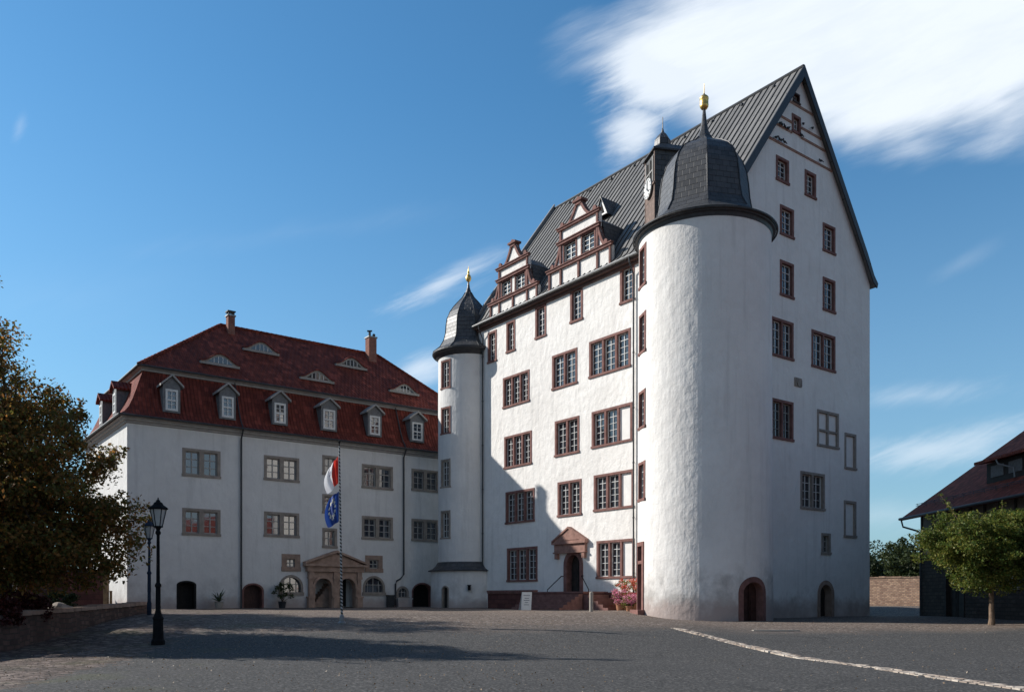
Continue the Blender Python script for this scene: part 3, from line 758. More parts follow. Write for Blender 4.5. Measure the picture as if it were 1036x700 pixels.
        def band(z, h, over, w): st.box(FW, c - w - over, c + w + over, n1 - .02, n1 + .16, z - h / 2, z + h / 2); st.box(FW, c - w - over - .05, c + w + over + .05, n1 - .02, n1 + .22, z + h / 2 + .002, z + h / 2 + .06)
        band(zc1, .15, .12, hw * .93); band(z2, .14, .16, iw); band(z3, .12, .16, iw)
        for u, za, zb in [(c - iw + .1, base, z3), (c + iw - .1, base, z3), (c, base, zc1), (c - hw * .93 + .08, base, zc1), (c + hw * .93 - .08, base, zc1)]:
            st.box(FW, u - .075, u + .075, n1 - .015, n1 + .1, za, zb - .07)
        def rim(line, w=.15):
            inn = [(u + (c - u) * w / max(.3, abs(u - c)), z - w * .55) for u, z in line]
            for i in range(len(line) - 1): st.prism(FW, [line[i], line[i + 1], inn[i + 1], inn[i]], n0 - .02, n1 + .09)
        rim(left); rim(right[::-1]); rim(topL); rim(topR[::-1])
        # scroll eyes
        for sg in (-1, 1):
            for (uu, zz) in ((c + sg * hw * .8, zc1 + .28), (c + sg * iw * .84, z3 + .26)):
                st.prism(FW, [(uu + .16 * math.cos(a * math.pi / 5), zz + .16 * math.sin(a * math.pi / 5)) for a in range(10)], n1, n1 + .13)
        st.box(FW, c - .42, c + .42, -.25, n1 + .2, zt - .12, zt + .02); st.box(FW, c - .28, c + .28, -.2, n1 + .12, zt - .3, zt - .122)
        st.prism(FW, [(c - .3, zt + .022), (c + .3, zt + .022), (c, zt + .2)], -.2, n1 + .12)
        st.build('stone_trim', M['red_stone'], D)
        for w_ in wins:
            fm = MB(); u0, u1, z0, z1 = w_; nn = .02
            fm.box(FW, u0 - .1, u0, nn, n1 + .04, z0, z1); fm.box(FW, u1, u1 + .1, nn, n1 + .04, z0, z1); fm.box(FW, u0 - .1, u1 + .1, nn, n1 + .04, z1, z1 + .1)
            fm.cm = 1
            fm.box(FW, u0, u0 + .05, -.05, .02, z0, z1); fm.box(FW, u1 - .05, u1, -.05, .02, z0, z1); fm.box(FW, (u0 + u1) / 2 - .03, (u0 + u1) / 2 + .03, -.05, .024, z0, z1)
            for k in range(5): zz = z0 + (z1 - z0 - .05) * k / 4; fm.box(FW, u0, u1, -.048, .018, zz, zz + .05 if k in (0, 4) else zz + .03)
            fm.cm = 2; fm.face([FW.P(u0, -.04, z0), FW.P(u1, -.04, z0), FW.P(u1, -.04, z1), FW.P(u0, -.04, z1)])
            fm.build('window', [M['red_stone'], M['white_paint'], M['glass']], D)
        # roof behind the gable: slate cheeks and a ridge running back into the main roof
        rb = MB(); zr = z3 + (zt - z3) * .45; ze_ = zc1 + .1; wE = hw * .72
        def roofn(z): # n on the main roof plane at height z
            (ua, za), (ub, zb_) = P2[2], P2[3]; u = ua + (ub - ua) * (z - za) / (zb_ - za) if z > za else ua * (z - 21.75) / (za - 21.75); return -u
        f0 = n0 - .002
        pr = [FW.P(c, f0, zr), FW.P(c, roofn(zr) - .15, zr)]
        for sg in (-1, 1):
            uE = c + sg * wE; uK = c + sg * iw * 1.02; zK = z2 + .3
            pk = [FW.P(uK, f0, zK), FW.P(uK, roofn(zK) - .15, zK)]; pe = [FW.P(uE, f0, ze_), FW.P(uE, roofn(ze_) - .15, ze_)]; pb_ = [FW.P(uE, f0, 21.4), FW.P(uE, roofn(21.5) - .3, 21.4)]
            for A, B in ((pr, pk), (pk, pe), (pe, pb_)): rb.face([A[0], A[1], B[1], B[0]])
        rb.build('dormer_roof', M['slate'], D)
    zdormer(494.5, 546, 312.6, 285, 245, 278, 266, 520.5)
    zdormer(552.5, 620, 279, 247, 202, 238, 223.5, 588)
    # small triangular roof vent
    vm = MB(); t = FW.hit(611, 207, -3.4)[0]; zc = FW.hit(611, 213.5, -3.4)[1]
    nf = -3.2
    zb = zc - .35; w = .55; h = 1.15
    vm.prism(FW, [(t - w, zb), (t + w, zb), (t, zb + h)], nf - .08, nf); a = FW.P(t, nf, zb + h + .05); b_ = FW.P(t, nf - 1.6, zb + h + .05)
    vent = vm.build('roof_vent', M['white_paint'], castle)
    vr = MB()
    for sg in (-1, 1):
        e0 = FW.P(t + sg * (w + .1), nf + .12, zb - .1); e1 = FW.P(t + sg * (w + .1), nf - .6, zb - .1); a0 = FW.P(t, nf + .12, zb + h + .08); a1 = FW.P(t, nf - 1.6, zb + h + .08)
        vr.face([e0, e1, a1, a0]); vr.face([Vector(e0) - Vector((0, 0, .06)), Vector(a0) - Vector((0, 0, .06)), Vector(a1) - Vector((0, 0, .06)), Vector(e1) - Vector((0, 0, .06))]); vr.face([e0, a0, Vector(a0) - Vector((0, 0, .06)), Vector(e0) - Vector((0, 0, .06))])
    vr.build('vent_roof', M['slate'], vent)
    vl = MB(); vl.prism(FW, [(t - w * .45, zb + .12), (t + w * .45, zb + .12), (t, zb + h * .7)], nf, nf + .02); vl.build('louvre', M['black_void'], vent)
    # clock turret growing out of the roof beside the round tower
    n_c = Vector((-.98, -.2, 0)).normalized(); u_c = Vector((-.2, .98, 0)).normalized()
    FC = Frame(Vector((8.12, 47.6, 0)), u_c, n_c); FS = Frame(Vector((8.0, 47.6, 0)), -n_c, -u_c)
    cw = 1.55; z0, z1 = 20.9, 26.95; dp = 3.0
    cm_ = MB(); cm_.box(FC, 0, cw, -dp, 0, z0, z1)
    CT = cm_.build('clock_turret', M['slate'], castle); M['clock_front'] = simple('weathered_clock_front', (.17, .12, .10), .3, .8, 5)
    fm = MB(); fm.box(FC, .03, cw - .03, 0, .03, z0, 24.35); fm.box(FC, -.06, cw + .06, -.02, .12, 25.03, 25.14)
    fm.box(FC, 0, .1, 0, .05, z0, z1 - .02); fm.box(FC, cw - .1, cw, 0, .05, z0, z1 - .02)
    fm.box(FC, .1, cw - .1, 0, .04, 24.35, 25.028)
    fm.build('clock_front', M['clock_front'], CT)
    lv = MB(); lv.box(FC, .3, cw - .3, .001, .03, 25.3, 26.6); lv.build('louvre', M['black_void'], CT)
    l2 = MB(); l2.box(FC, .2, .3, 0, .08, 25.2, 26.7); l2.box(FC, cw - .3, cw - .2, 0, .08, 25.2, 26.7); l2.box(FC, cw / 2 - .03, cw / 2 + .03, .0, .07, 25.2, 26.7); l2.box(FC, .2, cw - .2, 0, .078, 25.9, 25.98)
    l2.build('louvre_frame', M['grey_cornice'], CT)
    zc = 24.55 + .45; zc = 25.05 - .0; zc = 24.5 + .05; zc = 25.0 - .05
    zc = 24.95 - .0
    zc = EYE + 413 * 48.3 / 850 - .6 + .6
    k = MB(); cc = cw / 2
    k.prism(FC, [(cc + .56 * math.cos(a * math.pi / 14), zc + .56 * math.sin(a * math.pi / 14)) for a in range(28)], .13, .19)
    clock = k.build('clock', M['white_paint'], CT)
    h = MB(); 
    h.prism(FC, [(cc - .03, zc - .1), (cc + .03, zc - .1), (cc + .05, zc + .42), (cc, zc + .47), (cc - .05, zc + .42)], .2, .215)
    h.prism(FC, [(cc + .08, zc - .02), (cc + .02, zc + .05), (cc - .26, zc - .2), (cc - .2, zc - .26)], .216, .23)
    for a in range(12):
        an = a * math.pi / 6; r0, r1 = .42, .52; x, y = math.sin(an), math.cos(an); wx, wy = y * .022, -x * .022
        h.prism(FC, [(cc + x * r0 - wx, zc + y * r0 - wy), (cc + x * r0 + wx, zc + y * r0 + wy), (cc + x * r1 + wx, zc + y * r1 + wy), (cc + x * r1 - wx, zc + y * r1 - wy)], .19, .205)
    h.build('clock_hands', M['metal_dark'], clock)
    rr = MB(); o = .16; pz = z1 + .1
    e = [FC.P(-o, o, z1), FC.P(cw + o, o, z1), FC.P(cw + o, -dp, z1), FC.P(-o, -dp, z1)]
    e2 = [p + Vector((0, 0, .08)) for p in e]; rr.hexa(e, e2)
    rr.face([e2[0], e2[1], FC.P(cw - .2, -.5, z1 + .5), FC.P(.2, -.5, z1 + .5)]); rr.face([e2[1], e2[2], FC.P(cw - .2, -dp, z1 + .5), FC.P(cw - .2, -.5, z1 + .5)])
    rr.face([e2[3], e2[0], FC.P(.2, -.5, z1 + .5), FC.P(.2, -dp, z1 + .5)]); rr.face([FC.P(.2, -.5, z1 + .5), FC.P(cw - .2, -.5, z1 + .5), FC.P(cw - .2, -dp, z1 + .5), FC.P(.2, -dp, z1 + .5)])
    ctr = FC.P(cw / 2, -.75, 0)
    rr.lathe((ctr.x, ctr.y), [(.62, z1 + .35), (.5, z1 + .6), (.46, z1 + 1.0), (.3, z1 + 1.25), (.1, z1 + 1.45), (.035, z1 + 1.7), (.02, z1 + 2.35)], 6)
    rr.build('turret_roof', M['slate'], CT)
build_castle()

# ================================================================== ROUND TOWER
TC = (10.2, 44.6)
FT = Cyl(TC, 3.52, 3.42, 0, 20, 257.1)
tower = thing('round_tower', (TC[0], TC[1], .45), 'massive round white tower with dark slate bell-shaped cap at the castle corner', 'tower')
def build_tower():
    ops = []; tm = MB(); r0 = FT.r0
    ua = lambda deg: R(deg) * r0
    for (yt, yb) in ((249, 291), (317, 358), (395, 434), (467, 507)):
        a = -67.5; q = 44.06
        zt = EYE + (HY - yt) * q / FP; zb = EYE + (HY - yb) * q / FP
        add_window(tower, FT, (ua(a) - .56, ua(a) + .56, zb, zt), 1, 'red_stone', ops, rows=5)
    # stone door with a top light beside the facade
    a = -70; zt = EYE + (HY - 548) * 44.06 / FP
    u0, u1 = ua(a) - .6, ua(a) + .6; ops.append((u0 + .01, u1 - .01, .3, zt))
    m = MB(); m.box(FT, u0, u0 + .22, -.35, .05, .3, zt); m.box(FT, u1 - .22, u1, -.35, .05, .3, zt); m.box(FT, u0 + .22, u1 - .22, -.35, .05, zt - .22, zt); m.box(FT, u0 + .22, u1 - .22, -.3, .03, zt - 1.15, zt - .98)
    m.box(FT, u0 - .1, u1 + .1, -.1, .4, .25, .95)
    D = m.build('door', M['red_stone'], tower)
    m = MB(); m.box(FT, u0 + .22, u1 - .22, -.3, -.2, .95, zt - 1.15); m.build('leaf', M['dark_wood'], D)
    m = MB(); m.face([FT.P(u0 + .22, -.2, zt - .98), FT.P(u1 - .22, -.2, zt - .98), FT.P(u1 - .22, -.2, zt - .22), FT.P(u0 + .22, -.2, zt - .22)]); m.build('pane', M['glass'], D)
    a = 43; w = .93
    add_arch(tower, FT, (ua(a) - w, ua(a) + w, .1, 2.62), .8, ops, tm, 'red_stone', .27, 'dark_wood', .35, 'door')
    FT.zbreaks = list(np.arange(0, 20.5, 1.0))
    full = 2 * math.pi * r0
    wall(tm, FT, -.6, 20.45, lambda z: -full / 2, lambda z: full / 2, ops, step=.22)
    # coving under the eaves
    tm.lathe(TC, [(3.42, 20.45), (3.47, 20.5)], 96)
    tm.build('wall', M['plaster_tower'], tower, smooth=False)
    # smooth shading by angle
    me = tower.children[-1].data
    e = MB(); e.lathe(TC, [(3.43, 20.3), (3.48, 20.45), (3.5, 20.5), (3.62, 20.52), (3.66, 20.62), (3.66, 20.72), (3.5, 20.72)], 72)
    e.build('eaves_ring', M['metal_dark'], tower)
    g = MB(); g.lathe(TC, [(3.67, 20.62), (3.71, 20.57), (3.76, 20.6), (3.77, 20.66)], 72); g.build('gutter', M['gutter'], tower)
    prof = [(3.68, 20.72), (3.2, 21.02), (2.75, 21.42), (2.46, 21.95), (2.34, 22.6), (2.28, 23.3), (2.18, 23.95), (1.97, 24.55), (1.62, 25.05), (1.15, 25.38), (.72, 25.6), (.42, 25.9), (.24, 26.3), (.14, 26.8), (.08, 27.4), (.05, 27.75)]
    # the skirt starts round and turns eight-sided
    s = MB(); A0 = R(257.1 + 4)
    def ring(r, z, sq):
        out = []
        for k in range(64):
            a = A0 + 2 * math.pi * k / 64; loc = ((k + 4) % 8 - 4) / 8 * (2 * math.pi / 8)
            loc = ((k % 8) / 8 - .5) * (2 * math.pi / 8)
            oc = math.cos(math.pi / 8) / math.cos(loc); rr = r * ((1 - sq) + sq * oc)
            out.append((TC[0] + rr * math.cos(a), TC[1] + rr * math.sin(a), z))
        return out
    Ls = 0
    for i in range(len(prof) - 1):
        (ra, za), (rb, zb) = prof[i], prof[i + 1]; q0 = min(1, i / 2.5); q1 = min(1, (i + 1) / 2.5)
        A = ring(ra, za, q0); B = ring(rb, zb, q1); dl = math.hypot(rb - ra, zb - za)
        for k in range(64):
            j = (k + 1) % 64; uu = k * ra * .098; 
            f = k // 8; w0 = ra * .098; w1 = rb * .098; b0 = (k % 8 - 4)
            s.face([A[k], A[j], B[j], B[k]], [(f * 7.3 + b0 * w0, Ls), (f * 7.3 + (b0 + 1) * w0, Ls), (f * 7.3 + (b0 + 1) * w1, Ls + dl), (f * 7.3 + b0 * w1, Ls + dl)])
        Ls += dl
    cap = s.build('cap', M['slate'], tower)
    hp = MB()
    for k in range(8):
        a = A0 + 2 * math.pi * k / 8
        pts = [(TC[0] + (r + .015) * math.cos(a), TC[1] + (r + .015) * math.sin(a), z) for r, z in prof[2:12]]
        hp.tube(pts, .035, 5)
    hp.build('hip_strips', M['metal_dark'], cap)
    b = MB(); b.lathe(TC, [(.04, 27.45), (.16, 27.5), (.22, 27.6), (.235, 27.7), (.225, 27.72), (.225, 27.98), (.24, 28.0), (.23, 28.1), (.13, 28.2), (.05, 28.25), (.025, 28.35), (.012, 28.85)], 16)
    f = b.build('gilt_finial', M['gold'], tower, smooth=True)
build_tower()

# ================================================================== STAIR TURRET
UC = (-3.28, 63.3); UR = 2.3
FU = Cyl(UC, UR, UR - .03, 0, 19, 267.0)
turret = thing('stair_turret', (UC[0], UC[1], .8), 'slim round white stair turret with onion slate dome between the two castle buildings', 'turret')
def build_turret():
    ops = []; tm = MB()
    for (yt, yb) in ((363.3, 393), (411, 439), (464, 493.2), (516, 545)):
        s_ = (453 - 474) / 31.0; a = math.degrees(math.asin(s_)); q = UC[1] - UR * math.cos(R(a))
        zt = EYE + (HY - yt) * q / FP; zb = EYE + (HY - yb) * q / FP
        add_window(turret, FU, (R(a) * UR - .55, R(a) * UR + .55, zb, zt), 1, 'red_stone' if yt < 450 else 'tan_stone', ops, rows=4, fw=.15)
    FU.zbreaks = list(np.arange(1, 19.5, 1.5))
    full = 2 * math.pi * UR
    wall(tm, FU, -.4, 19.75, lambda z: -full / 2, lambda z: full / 2, ops, step=.25)
    # wider drum at the foot
    FD = Cyl(UC, UR + .55, UR + .5, 0, 4, 267.0); dops = []
    a = R(-30); add_arch(turret, FD, (a * FD.r0 - .36, a * FD.r0 + .30, .6, 2.45), .3, dops, tm, 'tan_stone', .1, 'black_wood', .2, 'door', panels=False)
    full2 = 2 * math.pi * FD.r0; FD.zbreaks = []
    wall(tm, FD, -.4, 3.65, lambda z: -full2 / 2, lambda z: full2 / 2, dops, step=.25, depth=.3)
    tm.build('wall', M['plaster_wing'], turret)
    r = MB(); r.lathe(UC, [(UR + .45, 3.5), (UR + .74, 3.52), (UR + .74, 3.57), (UR + .42, 3.7), (UR + .18, 3.92), (UR + .02, 4.2)], 40)
    r.build('skirt_roof', M['slate'], turret)
    e = MB(); e.lathe(UC, [(UR, 19.3), (UR + .2, 19.55), (UR + .34, 19.6), (UR + .42, 19.7), (UR + .42, 19.82), (UR + .3, 19.84)], 48); e.build('eaves_ring', M['metal_dark'], turret)
    prof = [(UR + .42, 19.82), (2.2, 20.25), (1.92, 20.75), (1.78, 21.3), (1.74, 21.9), (1.66, 22.4), (1.45, 22.9), (1.15, 23.35), (.8, 23.75), (.48, 24.1), (.25, 24.5), (.11, 24.9), (.05, 25.4)]
    s = MB(); s.lathe(UC, prof, 8, R(267 + 22)); cap = s.build('cap', M['slate'], turret)
    hp = MB()
    for k in range(8):
        a = R(267 + 22) + 2 * math.pi * k / 8; hp.tube([(UC[0] + (r_ + .01) * math.cos(a), UC[1] + (r_ + .01) * math.sin(a), z) for r_, z in prof[:11]], .03, 5)
    hp.build('hip_strips', M['metal_dark'], cap)
    b = MB(); b.lathe(UC, [(.04, 25.3), (.17, 25.42), (.22, 25.6), (.17, 25.8), (.06, 25.92), (.1, 26.0), (.03, 26.25), (.012, 26.5)], 12); b.build('gilt_finial', M['gold'], turret, smooth=True)
build_turret()

# ================================================================== LEFT WING
wing = thing('castle_wing', (OL.x + 9, OL.y + 12, .8), 'long white castle wing with red tiled mansard roof, six grey dormers and double windows', 'building')
LW = 27.5; DW = 13.0
def build_wing():
    ol = []; wm = MB()
    def A(xl, xr, yt, yb, n, rows=3, **k): return add_window(wing, FL, pbox(FL, xl, xr, yt, yb), n, k.pop('stone', 'tan_stone'), ol, rows=rows, paint='grey_paint', gl='glass_wing', fw=k.pop('fw', .2), mull=k.pop('mull', .3), fb=.07, mt=.045, **k)
    for x0, x1, a, b, c, d in ((184.3, 223, 452.6, 481.2, 513.4, 541), (267, 302.6, 460, 485.4, 517, 542.6), (366, 397.4, 469, 493.5, 521.4, 545.2), (416.3, 444, 473.7, 496, 524.3, 547)):
        A(x0, x1, a, b, 2); A(x0, x1, c, d, 2)
    for a, b in ((460, 480), (499.4, 519.2), (533.7, 554)): A(326, 340.9, a, b, 1, 2)
    A(284.9, 303.7, 560, 577.5, 1, 2, stone='brown_stone', fw=.38); A(369.4, 387, 561.4, 578.6, 1, 2, stone='brown_stone', fw=.36)
    # half-round windows
    for (x0, x1, yt, yb) in ((282, 306.6, 581, 600.4), (367, 389.4, 582, 600.4), (401, 413.4, 592.5, 605)):
        u0, u1, z0, z1 = pbox(FL, x0, x1, yt, yb); rise = min((u1 - u0) / 2, (z1 - z0) * .85)
        ol.append((u0 + .01, u1 - .01, z0, z1)); spandrel(wm, FL, u0 + .01, u1 - .01, z1, rise)
        m = MB(); O = [(u0, z0)] + arc(u0, u1, z1 - rise, rise) + [(u1, z0)]; I = [(u0 + .17, z0 + .12)] + arc(u0 + .17, u1 - .17, z1 - rise, rise - .17) + [(u1 - .17, z0 + .12)]
        m.strip(FL, I, O, -.35, .04); m.box(FL, u0 - .05, u1 + .05, -.35, .09, z0 - .12, z0 + .12)
        w = m.build('lunette_window', M['tan_stone'], wing)
        p = MB(); p.prism(FL, I, -.24, -.2); p.build('pane', M['glass_wing'], w)
        f = MB(); c = (u0 + u1) / 2; zt = z1 - .17
        f.box(FL, c - .03, c + .03, -.2, -.15, z0 + .12, zt); f.box(FL, u0 + .2, u1 - .2, -.2, -.155, (z0 + z1) / 2 - .03, (z0 + z1) / 2 + .02)
        for sg in (-.5, .5): f.box(FL, c + sg * (u1 - u0) / 2 - .02, c + sg * (u1 - u0) / 2 + .02, -.2, -.158, z0 + .12, z0 + .12 + (zt - z0) * .72)
        f.build('frame', M['grey_paint'], w)
    # doors
    for (x0, x1, yt, mat, void, rise, st) in ((178.6, 198.6, 587, 'black_wood', True, .28, 'black_wood'), (245, 267, 589.5, 'dark_wood', False, .55, 'red_stone'), (416.6, 438, 589, 'black_wood', True, .75, 'red_stone')):
        u0, u1, _, z1 = pbox(FL, x0, x1, yt, 600)
        add_arch(wing, FL, (u0, u1, .3, z1), rise, ol, wm, st if not void or x0 > 400 else 'black_void', .12, mat, .5, 'door', panels=not void, proud=.015, void=void)
    # portal: niche behind two arches
    pu0, pu1, _, _ = pbox(FL, 309.5, 365.5, 571, 600); zE = FL.hit(309.5, 571)[1]; zP = FL.hit(338, 557.5)[1]; zb = .55
    pc = (pu0 + pu1) / 2
    ol.append((pu0 + .2, pu1 - .2, zb, zE - .6))
    nb = MB(); a, b = pu0 + .2, pu1 - .2; nd = -1.6
    nb.face([FL.P(a, nd, zb), FL.P(b, nd, zb), FL.P(b, nd, zE), FL.P(a, nd, zE)]); nb.face([FL.P(a, 0, zb), FL.P(a, nd, zb), FL.P(a, nd, zE), FL.P(a, 0, zE)]); nb.face([FL.P(b, 0, zb), FL.P(b, nd, zb), FL.P(b, nd, zE), FL.P(b, 0, zE)])
    nb.face([FL.P(a, -.4, zE - .6), FL.P(b, -.4, zE - .6), FL.P(b, nd, zE - .6), FL.P(a, nd, zE - .6)]); nb.face([FL.P(a, 0, .9), FL.P(b, 0, .9), FL.P(b, nd, .9), FL.P(a, nd, .9)])
    nb.box(FL, pc - .1, pc + .1, nd, -.3, .9, zE - .6)
    port = MB()
    front = .38
    # three pilasters with bases and capitals
    cols = (pu0 + .28, pc, pu1 - .28)
    for u in cols:
        port.box(FL, u - .22, u + .22, -.3, front, .5, 1.55); port.box(FL, u - .27, u + .27, -.2, front + .05, 1.55, 1.67)
        port.box(FL, u - .14, u + .14, -.3, front - .08, 1.67, zE - 1.0); port.box(FL, u - .2, u + .2, -.2, front, zE - 1.0, zE - .84)
        port.box(FL, u - .17, u + .17, -.2, front - .03, zE - .84, zE - .48)
    for (ca, cb) in ((cols[0], cols[1]), (cols[1], cols[2])):
        u0, u1 = ca + .14, cb - .14; zt = zE - .8; zs = zt - (u1 - u0) / 2 + .05
        O = arc(u0, u1, zs, (u1 - u0) / 2 - .02); I = arc(u0 + .16, u1 - .16, zs, (u1 - u0) / 2 - .2)
        port.strip(FL, I, O, -.3, front - .1)
        for i in range(len(O) - 1): port.prism(FL, [O[i], O[i + 1], (O[i + 1][0], zE - .5), (O[i][0], zE - .5)], -.3, front - .18)
        port.box(FL, u0, u0 + .16, -.3, front - .1, .5, zs); port.box(FL, u1 - .16, u1, -.3, front - .1, .5, zs)
        port.box(FL, u0 - .03, u0 + .22, -.28, front - .04, zs - .12, zs + .02); port.box(FL, u1 - .22, u1 + .03, -.28, front - .04, zs - .12, zs + .02)
    port.box(FL, pu0 - .05, pu1 + .05, -.1, front + .02, zE - .48, zE - .1); port.box(FL, pu0 - .25, pu1 + .25, -.1, front + .22, zE - .1, zE + .06)
    port.prism(FL, [(pu0 - .1, zE + .06), (pu1 + .1, zE + .06), (pc, zP - .16)], 0, front - .05)
    for sg in (-1, 1):
        ue = pc + sg * (pu1 - pc + .25)
        port.prism(FL, [(ue, zE + .062), (pc, zP - .12), (pc, zP + .05), (ue, zE + .2)], 0, front + .2)
    M['portal_stone'] = simple('pale_brown_sandstone', (.36, .25, .195), .25, .85, 2.5, .2, .5, .012); P = port.build('portal', M['portal_stone'], wing)
    nb.build('porch_niche', M['blind'], P)
    stp = MB()
    for k in range(9): stp.box(FL, pu0 + .75 + k * .16, pc - .15, nd + .1, nd + 1.0, .9 + k * .19, .9 + (k + 1) * .19)
    stp.build('stair', M['brown_stone'], P)
    dd = MB(); dd.box(FL, pc + .3, pu1 - .5, nd, nd + .08, .9, 3.0); dd.build('leaf', M['black_wood'], P)
    # walls
    FL.zbreaks = []; ZT = 12.56
    wall(wm, FL, -.4, ZT, lambda z: 0, lambda z: LW, ol)
    oe = []
    for (x0, x1, yt, yb) in ((110.5, 118.5, 455.5, 477.5), (110.5, 118.5, 516, 540), (97, 103, 462, 482), (97, 103, 520, 543)):
        add_window(wing, FE, pbox(FE, x0, x1, yt, yb), 2, 'tan_stone', oe, rows=3, paint='grey_paint', gl='glass_wing')
    FE.zbreaks = []
    wall(wm, FE, -.4, ZT, lambda z: 0, lambda z: DW, oe)
    FR_ = Frame(OL + d2 * LW, d1, d2); wall(wm, FR_, -.4, ZT, lambda z: 0, lambda z: DW, [])
    FK = Frame(OL + d1 * DW, d2, d1); wall(wm, FK, -.4, ZT, lambda z: 0, lambda z: LW, [])
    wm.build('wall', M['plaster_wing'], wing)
    # stepped plan rings: offset e inwards from the wall
    def ringp(e, z): return [FL.P(e, -e, z), FL.P(LW - e, -e, z), FL.P(LW - e, -(DW - e), z), FL.P(e, -(DW - e), z)]
    def belt(mb, prof):
        for (e0, z0), (e1, z1) in zip(prof[:-1], prof[1:]):
            A, B = ringp(e0, z0), ringp(e1, z1)
            for k in range(4):
                j = (k + 1) % 4; ww = LW if k % 2 == 0 else DW; dl = math.hypot(e1 - e0, z1 - z0)
                L0 = sum(math.hypot(p[0] - q[0], p[1] - q[1]) for p, q in zip(prof[:prof.index((e0, z0))], prof[1:prof.index((e0, z0)) + 1]))
                mb.face([A[k], A[j], B[j], B[k]], [(e0, L0), (ww - e0, L0), (ww - e1, L0 + dl), (e1, L0 + dl)])
    c = MB(); belt(c, [(0.0, 12.52), (-.12, 12.55), (-.12, 12.63), (-.28, 12.7), (-.28, 12.78), (-.42, 12.84), (-.42, 12.93), (.1, 12.95)]); c.build('eaves_cornice', M['grey_cornice'], wing)
    mm = MB(); mans = [(-.5, 12.93), (-.5, 12.98), (-.18, 13.22), (.12, 13.6), (.42, 14.2), (.72, 14.95), (1.0, 15.7), (1.3, 16.4)]
    belt(mm, mans); mans_o = mm.build('mansard', M['tile_red'], wing)
    c2 = MB(); belt(c2, [(1.3, 16.2), (1.14, 16.24), (1.14, 16.34), (1.0, 16.4), (.92, 16.5), (1.4, 16.52)]); c2.build('upper_cornice', M['grey_cornice'], wing)
    g = MB()
    for e, z in ((-.56, 12.93), (.86, 16.5)):
        A = ringp(e, z)
        for k in (0, 3): g.tube([A[k], A[(k + 1) % 4]], .075, 8)
    g.build('gutter', M['gutter'], wing)
    # upper roof with hips
    E = ringp(.88, 16.53); zr = 21.85; ra = FL.P(7.9, -6.5, zr); rb = FL.P(21.0, -6.5, zr)
    u = MB(); sl = math.hypot(6.5 - .88, zr - 16.53); sh = math.hypot(7.02, zr - 16.53)
    u.face([E[0], E[1], rb, ra], [(.88, 0), (LW - .88, 0), (21.0, sl), (7.9, sl)]); u.face([E[2], E[3], ra, rb], [(LW - .88, 0), (.88, 0), (7.9, sl), (21, sl)])
    u.face([E[3], E[0], ra], [(0, 0), (DW - 1.76, 0), (DW / 2 - .88, sh)]); u.face([E[1], E[2], rb], [(0, 0), (DW - 1.76, 0), (DW / 2 - .88, sh)])
    u.face(E[::-1])
    up = u.build('roof', M['tile_dark'], wing)
    rt = MB()
    for a_, b_ in ((ra, rb), (E[0], ra), (E[3], ra), (E[1], rb), (E[2], rb)): 
        n = int((Vector(b_) - Vector(a_)).length / .38)
        for i in range(n):
            p = Vector(a_).lerp(Vector(b_), i / n); q = Vector(a_).lerp(Vector(b_), (i + 1) / n); rt.tube([p, q + Vector((0, 0, .01))], [.15, .12], 6)
    rt.build('ridge_tiles', M['tile_dark'], up)
    # seam strip of the drain running down the roofs, and the drain pipes on the wall
    for (px, bend) in ((243.4, False), (407.6, True)):
        uu = FL.hit(px, 500)[0]; p = MB()
        pts = [FL.P(uu, -.86, 16.45)] + [FL.P(uu, -(e - .1), z + .04) for e, z in mans[::-1][:-2]] + [FL.P(uu, .55, 12.9)]
        p.tube(pts, .05, 6)
        if bend:
            u2 = FL.hit(399.3, 590)[0]; p.tube([FL.P(uu, .55, 12.9), FL.P(uu, .14, 12.3), FL.P(uu, .14, 3.35), FL.P(uu - .3, .14, 3.0), FL.P(u2 + .1, .14, 2.85), FL.P(u2, .14, 2.6), FL.P(u2, .14, 1.0)], .065, 8)
        else: p.tube([FL.P(uu, .55, 12.9), FL.P(uu, .14, 12.3), FL.P(uu, .14, .8)], .065, 8)
        p.build('downpipe', M['metal_dark'], wing)
    # dormers in the mansard
    def mdormer(F, xc, w0, w1, yt, yb, ya, nf=.02):
        u0, z1 = F.hit(w0, yt, nf); u1, _ = F.hit(w1, yt, nf); z0 = F.hit(w0, yb, nf)[1]; u0, u1 = min(u0, u1), max(u0, u1)
        c = (u0 + u1) / 2; hw = (u1 - u0) / 2; za = F.hit(xc, ya, nf)[1]
        b = MB(); s = .15
        def nroof(z): 
            for (e0, z0_), (e1, z1_) in zip(mans[1:-1], mans[2:]):
                if z0_ <= z <= z1_: return -(e0 + (e1 - e0) * (z - z0_) / (z1_ - z0_))
            return -1.3
        zb = z0 - .12
        b.box(F, c - hw - s, c - hw, -1.4, nf, zb, z1 + .25); b.box(F, c + hw, c + hw + s, -1.4, nf, zb, z1 + .25)
        b.box(F, c - hw, c + hw, -1.4, nf, zb, z0); b.box(F, c - hw, c + hw, -1.4, nf, z1, z1 + .25)
        b.prism(F, [(c - hw - s, z1 + .252), (c + hw + s, z1 + .252), (c, za - .1)], -1.4, nf)
        D = b.build('dormer', M['grey_slate_clad'], wing)
        r = MB(); zE_ = z1 + .14
        for sg in (-1, 1):
            ue = c + sg * (hw + s + .19)
            r.prism(F, [(ue, zE_), (c, za - .06), (c, za + .08), (ue, zE_ + .14)], -1.5, nf + .2)
        r.build('dormer_roof', M['tile_red'] if F is FE else M['grey_cornice'], D)
        f = MB(); n0, n1 = nf - .08, nf + .03
